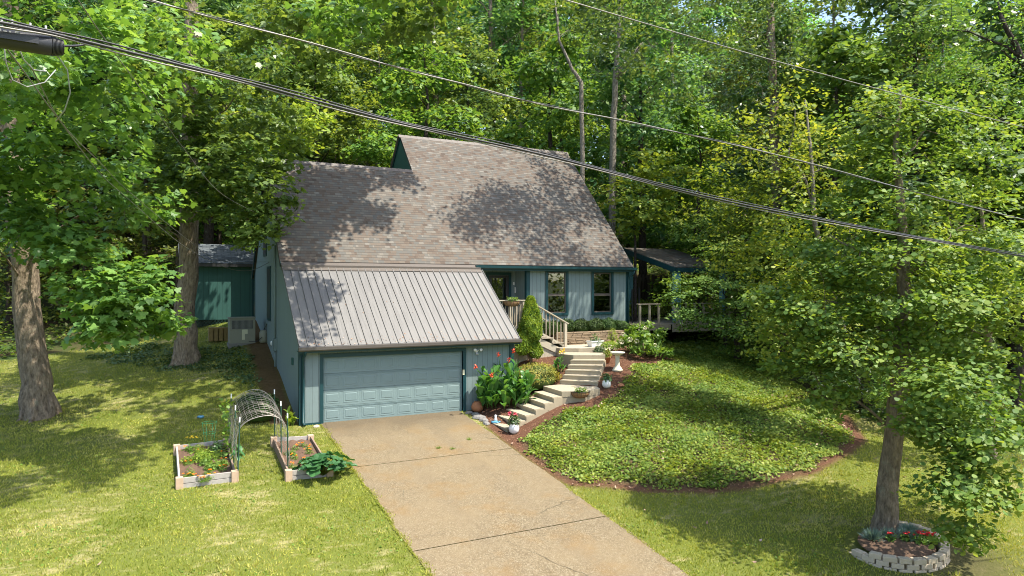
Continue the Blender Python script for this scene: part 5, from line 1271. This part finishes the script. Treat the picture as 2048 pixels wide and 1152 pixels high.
tag(arr_mesh('grass_tufts', V, k, idx, M['grass']), 'longer uneven tufts of grass standing in the lawn', 'grass', kind='stuff')
# grass creeping over the driveway edges
n = 11000; y = rg_.uniform(-17, -.2, n); sd_ = rg_.random(n) < .6; x = np.where(sd_, .65+.02*np.sin(y*1.7)+np.abs(rg_.normal(0, .05, n))*(1+.8*np.sin(y*5))-.03, 5.5-np.abs(rg_.normal(0, .03, n))); q_ = sd_ | (y < -7.2); x, y = x[q_], y[q_]; n = len(x)
V, idx, k = leaves(np.stack([x, y, .118*y+.015], 1), rg_.normal(size=(n, 3)), .05*(.5+.9*rg_.random(n)), BLADE*np.array([1.8, 1]), rg_, updir=np.stack([rg_.normal(0, .7, n), rg_.normal(0, .7, n), np.ones(n)], 1))
tag(arr_mesh('edge_grass', V, k, idx, M['grass']), 'grass creeping over the driveway edges', 'grass', kind='stuff')
# clover / broad weeds in the lawn
x, y = scatter(60000, (-15, 12, -16, 8), lambda x, y: lawn_ok(x, y) & (np.sin(x*1.1+2)*np.sin(y*1.4+x*.4) > .15)); n = len(x); z = TA(x, y)
V, idx, k = leaves(np.stack([x, y, z+.03*rg_.random(n)], 1), rand_norm(n, .4, rg_), .045*(.6+.8*rg_.random(n)), ROUND, rg_)
tag(arr_mesh('lawn_clover', V, k, idx, M['zinnia']), 'patches of small leaved clover in the lawn', 'clover', kind='stuff')
def cover(name, poly, dens, size, mat, lab, h=.16, shape=ROUND, extra=None):
    xs = [p[0] for p in poly]; ys = [p[1] for p in poly]; A = (max(xs)-min(xs))*(max(ys)-min(ys)); n0 = int(A*dens)
    x, y = scatter(n0, (min(xs)-.3, max(xs)+.3, min(ys)-.3, max(ys)+.3), lambda x, y: inpoly(x+.12*np.sin(y*5)+rg_.normal(0, .07, len(x)), y+.12*np.sin(x*4.3)+rg_.normal(0, .07, len(x)), poly) & infront(x, y)[0])
    n = len(x); hh = h*(.55+.45*np.sin(x*2.1+np.sin(y*1.3)*2)*np.sin(y*2.4+x*.6))*(.3+.7*rg_.random(n))+.01
    kk_ = rg_.random(n) < .40+.9*np.clip(.45+.62*np.sin(x*3.7+2*np.sin(y*2.1))*np.sin(y*3.1+1.7*np.sin(x*1.9)), 0, 1); x, y, hh = x[kk_], y[kk_], hh[kk_]; n = len(x)
    N = rand_norm(n, .6, rg_, .8); N[:, :2] += np.stack([np.cos(x*2.1)*.25, np.cos(y*2.4)*.25], 1)
    V, idx, k = leaves(np.stack([x, y, TA(x, y)+hh], 1), N, size*(.5+1.0*rg_.random(n)), shape, rg_, droop=.15)
    print(name, n); return tag(arr_mesh(name, V, k, idx, M[mat]), lab, 'ground cover', kind='stuff')
cover('ivy_ground_cover', IVY, 1250, .062, 'ivy', 'dense bright green ivy covering the bank right of the driveway', .12)
cover('ivy_patch', IVY2, 420, .07, 'ivydark', 'dark ivy patch spreading from the second trunk to the air conditioner', .10)
# woodland floor undergrowth
UND = [(-30, 13.5), (-9, 13.2), (-4, 16), (2, 16.2), (15, 12.5), (17.5, 3), (18.6, -3), (17.5, -7.5), (22, -10), (34, -6), (60, 20), (60, 60), (-30, 60)]
x, y = scatter(330000, (-30, 60, -10, 60), lambda x, y: inpoly(x, y, UND) & infront(x, y)[0] & (rg_.random(len(x)) < np.clip(30/np.hypot(x+4, y+22.6), .1, 1))); n = len(x)
hh = (.15+1.1*np.clip(np.sin(x*.9+2*np.sin(y*.5))*np.sin(y*.8+x*.3), 0, 1))*rg_.random(n)**.7
V, idx, k = leaves(np.stack([x, y, TA(x, y)+hh], 1), rand_norm(n, .6, rg_), .19*(.6+.8*rg_.random(n)), OVAL, rg_, droop=.2)
tag(arr_mesh('forest_undergrowth', V, k, idx, M['leafforest']), 'mixed leafy undergrowth on the wooded slope', 'undergrowth', kind='stuff')
# fallen leaves and wood chips
x, y = scatter(5200, (-14, 22, -16, 8), lambda x, y: (inpoly(x, y, MULCH) | (lawn_ok(x, y) & (rg_.random(len(x)) < np.where(x > 5.5, .22, .02)))) & infront(x, y)[0]); n = len(x)
V, idx, k = leaves(np.stack([x, y, TA(x, y)+.035+.03*rg_.random(n)], 1), rand_norm(n, .35, rg_), .085*(.4+1.0*rg_.random(n)), OVAL, rg_, droop=-.3)
tag(arr_mesh('fallen_leaves', V, k, idx, M['litter']), 'scattered dry leaves on mulch and lawn', 'fallen leaves', kind='stuff')
x, y = scatter(90000, (5, 19, -10, 4), lambda x, y: inpoly(x, y, MULCH) & infront(x, y)[0]); n = len(x)
V, idx, k = leaves(np.stack([x, y, TA(x, y)+.008+.02*rg_.random(n)], 1), rand_norm(n, .5, rg_), .04*(.4+1.0*rg_.random(n)), LANCE, rg_)
m = NT('bark_chip'); c_ = m.ramp(m.island(), [(0, (.07, .03, .018)), (.6, (.2, .095, .055)), (1, (.38, .23, .15))]); M['chip'] = m.done(m.pbsdf(c_, .9))
tag(arr_mesh('mulch_chips', V, k, idx, M['chip']), 'red brown bark chips covering the planting beds', 'mulch', kind='stuff')
# leaf debris on the garage roof and in its gutter
n = 240; u_ = rg_.uniform(-.05, 7.6, n); t_ = np.abs(rg_.normal(0, .05, n)); t_[::4] = rg_.random(len(t_[::4]))
P = np.stack([u_, -.36+t_*3.2, 2.56+t_*2.5], 1); V, idx, k = leaves(P, rand_norm(n, .3, rg_)+np.array([0, -.6, 0]), .05*(.4+rg_.random(n)), OVAL, rg_)
tag(arr_mesh('roof_debris', V, k, idx, M['litter']), 'scattered dry leaf bits on the metal garage roof', 'leaf debris', kind='stuff')
# grass tufts in driveway cracks
for i, (px, py) in enumerate(((938, 870), (905, 890), (877, 885))):
    q = view(px, py, 21.4-.9*(i > 0)); tuft(q.x, q.y, T(q.x, q.y)+.02, .1, .10, 60, M['zinnia'], 'driveway_weed', 'small green weed growing in the driveway concrete', 'weed', 'weeds in the driveway', seed=70+i)

# woods on the far side of the street, seen only as reflections in the windows
_o, _ = foliage('street_side_woods', [(x_, -52+4*math.sin(x_), 2+6*(k_ % 2)+3, 6, 3, 5, 60) for k_, x_ in enumerate(range(-36, 70, 6))], M['leafforest'], None, .55, OVAL, 24, 1.6)
tag(_o, 'mass of trees on the far side of the street behind the viewpoint', 'woods', kind='stuff')
# ------------------------------------------------------------------ trees the photograph singles out
def g(x, y): return (x, y, T(x, y))
# spots to shade: unseen crown lobes are added sunward of them
SHADE1 = [(-7.4, -2.3), (-5.2, -2.0), (-10, -2.4), (-3.4, .6), (-3.8, 2.9), (-2.2, -.4)]
SHADE2 = [(-1.7, 1.6), (-1.6, 4.0), (-4.6, 5.4), (-2.6, -.2), (-2.0, 6.0)]
# big tulip tree at far left
t1 = g(-7.37, 3.87)
blobs = [VB(60, 60, 16.5, 1.9, 34), VB(200, 150, 17, 1.5, 26), VB(30, 250, 18, 1.5, 24), VB(150, 300, 18.5, 1.5, 26), VB(100, 440, 19, 1.2, 20), VB(260, 380, 21, 1.3, 22),
         VB(180, 570, 18.2, .95, 20, .75), VB(255, 600, 18.4, .95, 22, .85), VB(215, 655, 18.2, .6, 11, .45), VB(300, 560, 19, .6, 10, .5), VB(160, 500, 19, .8, 12, .6), VB(-60, 360, 18, 1.6, 20), VB(330, 60, 19, 1.7, 24), VB(20, 130, 14.5, 1.2, 16), VB(-150, 50, 18, 2.2, 20),
         VB(60, -190, 20, 2.2, 22), VB(-60, 480, 20, 1.0, 12), VB(330, 650, 18.8, .4, 5, .3), VB(30, 400, 20, 1.0, 18, .8), VB(20, 320, 19.6, 1.0, 16, .8), VB(70, 470, 20.2, .5, 8, .4), (-9.5, -1.5, 15, 2, 2, 1.3, 12)]+[(a+4.6, b-5.1, 12.7+.3*math.sin(a*3+b), 1.4, 1.4, .7, 17) for a, b in SHADE1]
tree('tulip_tree', t1, [t1, view(62, 700, 22), view(45, 520, 21.9), view(20, 250, 21.8), view(25, -100, 21.5)], [.46, .40, .36, .28, .18], blobs, M['bark'], M['leafmaple'],
     'huge broad trunked tree at the far left edge of the lawn', 'tree', size=.205, shape=STAR, lp=34, cr=.62, sig=.62, twigs=150, limb_r=.045, n=16, seed=2, flat=.4, flare=1.16)
# second tree, straight trunk by the shed
t2 = g(-3.04, 7.11)
blobs = [VB(460, 330, 25, 1.8, 40, 1.25), VB(545, 400, 24.6, .95, 20, 1.0), VB(490, 450, 24.8, .9, 14, .7), VB(372, 350, 25.2, .8, 12, .6), VB(395, 270, 25.2, .9, 14, .7), VB(350, 400, 25.3, .7, 8, .4), VB(525, 470, 24.6, .6, 10, .5), VB(430, 400, 25, 1.1, 18, .8), VB(330, 240, 25, 2.0, 34), VB(480, 180, 26, 2.0, 30), VB(380, 90, 25, 2.3, 34), VB(560, 60, 25, 2.0, 30), VB(270, 420, 25.5, 1.3, 18),
         VB(640, 30, 27, 2.0, 26), VB(300, 120, 23, 1.8, 24), VB(560, 300, 25.5, .8, 11), VB(700, -40, 27, 2.2, 26), VB(330, -150, 28, 2.6, 26),
         (3.2, 2.0, 15.4, 1.4, 1.2, .9, 30), (5.2, 2.3, 16.6, 1.6, 1.3, .9, 36), (4.6, 1.0, 15.6, 1.2, 1.2, .8, 18), (4.0, 3.6, 14.6, 1.0, .9, .6, 15), (7.2, 1.2, 17.6, 1.1, 1.0, .7, 18), (4.9, -3.4, 15.9, .9, .8, .5, 13), (3.7, .6, 16.0, 1.4, 1.1, .8, 24), (6.3, 2.4, 18.5, 1.4, 1.1, .8, 20), (5.9, 3.4, 16.8, 1.0, .9, .6, 15), (7.9, 3.6, 17.6, 1.5, .6, .5, 15), (.7, 9.8, 11.9, 1.8, 1.4, 1.0, 26), (-1.6, 9.6, 11.6, 1.4, 1.3, 1.0, 16)]+[(a+4.9, b-5.4, 13.6+.3*math.sin(a*3+b), 1.35, 1.35, .7, 16) for a, b in SHADE2]  # these lobes are added to cast shade on roof, shed and lawn
tree('tulip_tree', t2, [t2, view(372, 600, 26.9), view(378, 430, 27), view(380, 150, 27), view(385, -150, 27), (-2.3, 6.5, 18)], [.45, .37, .34, .28, .2, .12], blobs, M['bark'], M['leafmaple'],
     'tall straight trunked tree between the lawn and the green shed', 'tree', size=.195, shape=STAR, lp=36, cr=.62, sig=.62, twigs=150, limb_r=.045, n=14, seed=3, flat=.4, flare=1.25)
# right front tree
t3 = g(10.72, -12.49)
blobs = [VB(1650, 600, 15.5, 1.15, 26, 1.0), VB(1580, 680, 16, .75, 14, .7), VB(1640, 770, 15.7, .75, 14, .7), VB(1720, 700, 14.8, .9, 16), VB(1800, 560, 15, 1.2, 22), VB(1900, 620, 15, 1.15, 22), VB(2000, 700, 15, 1.1, 20), VB(1900, 780, 13.6, .9, 18, .65),
         VB(1960, 870, 13.3, .75, 16, .55), VB(1910, 960, 13.0, .55, 12, .5), VB(1985, 960, 13.0, .5, 9, .5), VB(1930, 1050, 12.9, .35, 7, .4), VB(1850, 850, 13.8, .55, 10, .4), VB(1660, 470, 16, 1.1, 18), VB(1800, 400, 15.5, 1.3, 22), VB(1930, 450, 15.5, 1.2, 20), VB(1850, 260, 16, 1.1, 18),
         VB(1760, 230, 16, .9, 14), VB(2050, 520, 15.5, 1.2, 16), VB(1720, 340, 16, .9, 13), VB(2040, 820, 14, .9, 14), VB(1560, 590, 16.5, .6, 9), VB(2100, 650, 15, 1.2, 12), VB(1760, 640, 16.5, 1.2, 20), VB(1850, 700, 16.5, 1.2, 20), VB(1960, 760, 16, 1.1, 18), VB(1700, 560, 17, 1.2, 16), VB(1950, 320, 16, .9, 12)]
tree('red_maple_tree', t3, [t3, view(1782, 900, 15.7), view(1800, 780, 15.6), view(1808, 600, 15.5), view(1803, 430, 15.5), view(1790, 300, 15.6), view(1800, 180, 15.7)], [.25, .205, .185, .15, .10, .06, .03], blobs, M['bark'], M['leafred'],
     'broad leafy tree standing over the stone planter at right', 'tree', size=.098, shape=ROUND, lp=86, cr=.55, sig=.6, twigs=220, limb_r=.05, n=14, seed=4, flat=.42, flare=1.3)
# leaning pale trunk tree behind it
p = view(1720, 700, 27); t4 = g(p.x, p.y)
blobs = [VB(1560, 400, 22.5, 1.5, 26), VB(1660, 330, 22, 1.5, 26), VB(1500, 300, 23, 1.4, 22), VB(1600, 500, 22, 1.4, 24), VB(1560, 600, 22, 1.2, 18), VB(1700, 480, 21.5, 1.3, 20), VB(1590, 220, 23, 1.2, 18), VB(1430, 400, 23.5, 1.1, 18), VB(1460, 500, 23, .9, 16), VB(1540, 520, 22.5, 1.2, 20), VB(1620, 650, 21.5, 1.3, 22), VB(1540, 680, 22, .9, 14), VB(1700, 600, 21, 1.3, 20)]
tree('maple_tree', t4, [t4, view(1660, 560, 22), view(1630, 450, 22.2), view(1620, 290, 22.4), view(1610, 200, 22.6)], [.12, .09, .075, .05, .025], blobs, M['barkpale'], M['leafyellow'],
     'pale leaning trunked tree with bright foliage left of the big right tree', 'tree', size=.15, shape=OVAL, lp=34, cr=.7, twigs=110, limb_r=.045, seed=5, flat=.4)
# dogwood by the deck
p = view(1475, 690, 30.5); t5 = g(p.x, p.y)
blobs = [VB(1440, 500, 30, 1.0, 14, .35), VB(1440, 570, 29.5, 1.6, 22, .3), VB(1385, 585, 29, 1.2, 14, .3), VB(1420, 630, 29, 1.6, 20, .3), VB(1500, 600, 29, 1.5, 18, .4), VB(1350, 560, 29.5, .7, 6, .25), VB(1470, 660, 28.5, 1.3, 15, .4), VB(1510, 530, 30, 1.2, 18, .5), VB(1370, 620, 29, .8, 8, .25), VB(1450, 540, 30.5, 1.3, 20, .45), VB(1455, 610, 30, 1.1, 16, .4), VB(1400, 645, 28.8, 1.1, 16, .3), VB(1355, 600, 29.4, .8, 9, .3), VB(1520, 640, 29, 1.2, 16, .5), VB(1490, 700, 28.5, 1.0, 12, .4), VB(1420, 560, 29.5, 1.0, 12, .3), VB(1540, 580, 29.5, 1.2, 14, .6)]
tree('dogwood_tree', t5, [t5, view(1474, 640, 30.4), view(1470, 560, 30.3), view(1465, 490, 30.2)], [.14, .11, .08, .04], blobs, M['barkdark'], M['leaf'],
     'low spreading tree with layered branches in front of the covered deck', 'tree', size=.13, shape=OVAL, lp=46, cr=.6, twigs=90, limb_r=.04, seed=6, flat=.22, sig=.4)
# tall tree; its mostly unseen lobes over the roof are added to cast shade
p = view(1560, 690, 33); t6 = g(p.x, p.y)
blobs = [VB(1300, 60, 34, 3.0, 34), VB(1450, 30, 33, 3.0, 34), VB(1600, 60, 32, 2.8, 28), VB(1750, 30, 30, 2.2, 18), VB(1500, 150, 33, 2.4, 28), VB(1650, 180, 31, 2.4, 28), VB(1380, 160, 34, 2.0, 22), VB(1480, -140, 33, 3, 20),
         (13.6, 1.6, 18.6, 1.9, 1.5, 1.2, 40), (11.8, 1.1, 17.4, 1.3, 1.1, .9, 22), (14.8, .6, 17.0, 1.6, 1.3, 1.1, 18), (16.4, 1.8, 18.6, 2.2, 1.8, 1.4, 20), (13.4, 2.6, 16.2, 1.1, 1.0, .8, 10), (18.5, 2, 19, 2.4, 2, 1.5, 18), (17.2, -1.6, 17.2, 2.4, 1.3, 1.0, 24), (19.8, -1.4, 17.0, 2.0, 1.3, 1.0, 18), (15.6, -1.4, 17.6, 1.2, .9, .8, 8)]
tree('oak_tree', t6, [t6, view(1555, 400, 33), view(1545, 150, 33), view(1530, -150, 33), (19, 2.8, 21)], [.34, .27, .2, .13, .07], blobs, M['bark'], M['leafcool'],
     'tall oak with dark narrow leaves filling the top of the photo right of centre', 'tree', size=.2, shape=LANCE*np.array([1.5, 1]), lp=40, cr=.85, twigs=120, limb_r=.035, seed=7, flat=.5)
# trees at the right edge
p = view(2030, 690, 24); t7 = g(p.x, p.y)
blobs = [VB(2000, 100, 24, 2.2, 30), VB(1900, 60, 25, 2.0, 26), VB(2080, 220, 23, 1.8, 22), VB(1990, 230, 25, 1.5, 18), VB(1830, 110, 26, 1.8, 22), VB(1940, -60, 26, 2, 14)]
tree('locust_tree', t7, [t7, view(2080, 400, 24), view(2060, 150, 24), view(2000, 30, 24)], [.22, .17, .12, .06], blobs, M['barkdark'], M['leaf'],
     'airy leafed tree with long dark branches at the upper right corner', 'tree', size=.13, shape=LANCE*np.array([1.5, 1]), lp=40, cr=.7, twigs=110, limb_r=.06, seed=8)
p = view(1985, 640, 21); t8 = g(p.x, p.y)
blobs = [VB(1950, 440, 20, .9, 16), VB(1990, 520, 19.5, .9, 16), VB(1900, 520, 20, .9, 16), VB(1960, 600, 19.5, 1.0, 16), VB(2040, 600, 19.5, .8, 12), VB(1880, 600, 20, .8, 12)]
tree('magnolia_tree', t8, [t8, view(1970, 500, 20.5), view(1960, 400, 20.5)], [.12, .09, .03], blobs, M['bark'], M['leafyellow'],
     'yellow green magnolia with long glossy leaves at the right edge', 'tree', size=.24, shape=LANCE*np.array([1.5, 1]), lp=22, cr=.55, twigs=70, limb_r=.035, seed=9, flat=.5)
# small lit tree behind the right roof slope
def back(name, px, py, t, H, blobs, radii, bk, lf, lab, lean=(0, 0), pathpx=None, **k):
    p = view(px, py, t); b = g(p.x, p.y)
    path = [b]+([view(*q) for q in pathpx] if pathpx else [(b[0]+lean[0], b[1]+lean[1], b[2]+H)])
    return tree(name, b, path, radii, blobs, M[bk], M[lf], lab, 'tree', **k)
back('young_tree', 1270, 420, 35, 6, [VB(1290, 330, 35, 1.3, 18, .9), VB(1240, 390, 34.5, .9, 12), VB(1300, 400, 34, 1.2, 16), VB(1250, 440, 35, .8, 10), VB(1340, 350, 35, 1.3, 16)], [.12, .04], 'barkdark', 'leafyellow',
     'bright young tree just right of the steep roof edge', size=.26, lp=26, cr=.6, twigs=60, seed=10, shape=OVAL)
back('forked_tree', 1222, 420, 38, 12, [VB(1215, 60, 38, 2.2, 20), VB(1300, 90, 38, 1.8, 16), VB(1180, -40, 38, 2.5, 20)], [.21, .19, .16, .10, .06], 'barkpale', 'leaf',
     'tree with a pale forked trunk rising behind the right roof corner', pathpx=[(1226, 300, 38), (1230, 160, 38), (1238, 60, 38), (1240, -60, 38)], size=.22, seed=11, start=.9)
kk = bpy.data.objects['trunk'] if False else None
MBf = MB().tube([Vector(view(1231, 158, 38))-Vector(bpy.data.objects['forked_tree'].location), Vector(view(1262, 115, 38))-Vector(bpy.data.objects['forked_tree'].location), Vector(view(1285, 85, 38))-Vector(bpy.data.objects['forked_tree'].location)], [.16, .12, .06], 8)
MBf.build('limb', M['barkpale'], bpy.data.objects['forked_tree'])
back('crooked_tree', 1165, 420, 36, 12, [VB(1110, 20, 36, 1.6, 12), VB(1150, 60, 36.5, 1.0, 8), VB(1080, 90, 36, 1.0, 7)], [.13, .12, .115, .09, .06, .03], 'barkpale', 'leaf',
     'thin pale crooked trunked tree rising behind the roof ridge end', pathpx=[(1165, 320, 36), (1163, 165, 36), (1145, 140, 36), (1118, 80, 36), (1110, 0, 36)], size=.2, seed=12, start=.95)
back('dark_trunk_tree', 588, 330, 42, 16, [VB(560, 90, 42, 2.6, 26), VB(640, 130, 42, 2.0, 20), VB(600, 10, 42, 3, 26), VB(520, 190, 41, 1.6, 14)], [.30, .26, .2, .14], 'barkdark', 'leafforest',
     'dark straight trunked tree in the woods above the left roof', pathpx=[(590, 180, 42), (592, 60, 42), (590, -80, 42)], size=.24, seed=13, start=.8)
# low lit saplings along the wood edge behind the left roof
for i, (px, py, t, r, lab) in enumerate(((600, 270, 33, 1.3, 'lime green sapling just above the left end of the roof'), (540, 290, 34, 1.2, 'broad leaved sapling against the left roof end'), (700, 250, 36, 1.5, 'bushy sapling above the middle of the low roof'), (760, 290, 35, 1.1, 'small bushy sapling beside the green gable'), (470, 250, 34, 1.3, 'bright sapling behind the second trunk'))):
    back('sapling', px, py+60, t, 3, [VB(px, py, t, r, 20, r*.7), VB(px+30, py-50, t+.5, r*.8, 12, r*.6), VB(px-35, py+10, t, r*.7, 10, r*.5)], [.07, .02], 'barkdark', ['leafyellow', 'leaf', 'leafforest', 'leaf', 'leafyellow'][i], lab, size=.24, lp=26, cr=.55, seed=14+i, twigs=30)
# bright understorey filling the hollow right of the covered deck
for i, (px, py, t, r, lf_, lab) in enumerate(((1560, 560, 29.5, 1.5, 'leaf', 'bushy green tree between the layered dogwood and the big right tree'), (1640, 620, 27, 1.4, 'leafyellow', 'bright bushy tree just left of the big right trunk behind the bank'),
        (1450, 440, 33, 1.6, 'leaf', 'rounded green tree rising behind the covered deck roof'), (1540, 420, 31.5, 1.6, 'leafyellow', 'yellow green tree behind the dogwood right of the deck roof'), (1860, 760, 23, 1.3, 'leaf', 'low bushy tree behind the big trunk at right'), (1720, 740, 25, 1.1, 'leafcool', 'low shadowed bush at the top end of the mulch line'))):
    p = view(px, py, t); b = g(p.x, p.y)
    tree('understorey_tree', b, [b, (b[0]+.2, b[1], max(b[2]+1.2, p.z-.3))], [.09, .03], [VB(px, py, t, r, 30, r*.8), VB(px+55, py-60, t+.4, r*.75, 16, r*.6), VB(px-60, py+15, t-.3, r*.75, 16, r*.5), VB(px+20, py+70, t-.5, r*.7, 14, r*.5)],
         M['barkdark'], M[lf_], lab, 'tree', size=.13, shape=OVAL, lp=46, cr=.5, twigs=50, seed=300+i, flat=.4)
# dark evergreens behind the lawn at left
for i, (px, t, lab) in enumerate(((20, 33, 'dark leafy shrub tree behind the far left trunk'), (170, 34, 'dark low tree behind the hanging maple branch'), (290, 34, 'dark low tree left of the second trunk'), (440, 38, 'dark tree rising behind the shed roof'))):
    p = view(px, 690, t); b = g(p.x, p.y)
    tree('dark_tree', b, [b, (b[0], b[1], b[2]+7)], [.16, .05], [VB(px, 620, t, 1.6, 24), VB(px-40, 540, t, 1.8, 24), VB(px+40, 520, t+.5, 1.8, 24), VB(px, 430, t, 2.0, 26), VB(px+50, 350, t+1, 2, 22), VB(px-50, 330, t+1, 2, 22)][(0 if i < 3 else 2):], M['barkdark'], M['leafforest'], lab, 'tree', size=.24, lp=26, cr=.75, seed=24+i, twigs=40)

# ------------------------------------------------------------------ the wood on the slope: five kinds of tree, copied one by one
GRPS = ['tall slim forest trees', 'tall fine leaved forest trees', 'short bushy forest trees', 'very tall broad forest trees', 'small lime green forest trees']
LABS = ['tall slim trunked tree in the wood on the slope behind the house', 'tall fine leaved smooth barked tree in the wood behind the house', 'short bushy green tree in the wood behind the house', 'very tall broad crowned tree high up the wooded slope', 'small lime green tree in the understorey of the wood']
protos = []
specs = [(15, 3.2, [.18, .35], 'leafcool', 'barkdark', OVAL), (18, 3.6, [.3, .3], 'leafforest', 'barkbeech', DIAM), (12, 2.8, [.1, .2], 'leaf', 'barkdark', OVAL), (21, 4.2, [.35, .3], 'leafcool', 'bark', OVAL), (9, 2.6, [.05, .15], 'leafyellow', 'barkdark', OVAL)]
for i, (H_, r_, _, lf_, bk_, shp) in enumerate(specs):
    rr = random.Random(100+i); bl = []
    nb_ = 11
    for j in range(nb_):
        t = (j+.5)/nb_; z0 = .16 if i in (2, 4) else .28; zz = H_*(z0+(1-z0)*t); rad = r_*math.sin(math.pi*min(.97, .22+.72*t))**.7
        a = j*2.4+rr.uniform(-.4, .4); q = rad*.55
        bl.append((q*math.cos(a), q*math.sin(a), zz, rad*.62, rad*.62, H_*.075, 19))
    p = tree('forest_tree', (0, 0, 0), [(0, 0, 0), (.15, .1, H_*.4), (-.1, .2, H_*.75), (0, 0, H_*.97)], [.12+H_*.008, .10+H_*.004, .07, .02], bl, M[bk_], M[lf_], LABS[i], 'tree', GRPS[i], size=.27 if i != 4 else .25, shape=shp, lp=36, cr=.80, sig=.65, twigs=60, limb_r=.05, n=8, seed=40+i, flat=.4)
    protos.append(p)
kids = {}
for o in bpy.data.objects:
    if o.parent is not None: kids.setdefault(o.parent.name, []).append(o)
rr = random.Random(77); places = []
def row(t, x0, x1, st, kinds, jit=1.5):
    px = x0
    while px < x1:
        places.append((px+rr.uniform(-.3, .3)*st, t+rr.uniform(-jit, jit), rr.choice(kinds))); px += st*rr.uniform(.8, 1.2)
row(37, -60, 480, 95, (0, 3)); row(39, -60, 560, 130, (2, 3, 0)); row(41, 640, 1180, 100, (4, 2, 4)); row(40, 1290, 2150, 120, (0, 2, 4))
row(33, 1560, 2150, 120, (2, 4, 0)); row(29, 1700, 2200, 110, (2, 0, 2)); row(36, 1650, 2200, 110, (0, 1)); row(47, -80, 2150, 120, (0, 1, 2)); row(54, -80, 2150, 125, (0, 1, 3, 2)); row(63, -80, 2150, 100, (1, 3, 0)); row(70, -80, 2150, 90, (1, 3)); row(78, -80, 2150, 85, (1, 3)); row(90, -80, 2150, 80, (3, 1), 4); row(104, -100, 2200, 70, (3, 1), 5); row(120, -100, 2200, 65, (3, 3), 5)
first = {}
nfor = 0
for px, t, kd in places:
    p = view(px, 560, t)
    if -4.5 < p.x < 16 and p.y < 14.5: continue
    src = protos[kd]
    if kd not in first: o = src; first[kd] = 1
    else: o = copy_tree(src, None, kids)
    o.location = (p.x, p.y, T(p.x, p.y)-.2); o.rotation_euler = (0, 0, rr.uniform(0, 6.28)); s_ = rr.uniform(.9, 1.25)*(1.15 if t > 58 else 1)*(1.2 if t > 100 else 1); o.scale = (s_, s_, s_*rr.uniform(.92, 1.12)); nfor += 1
print('forest', nfor)
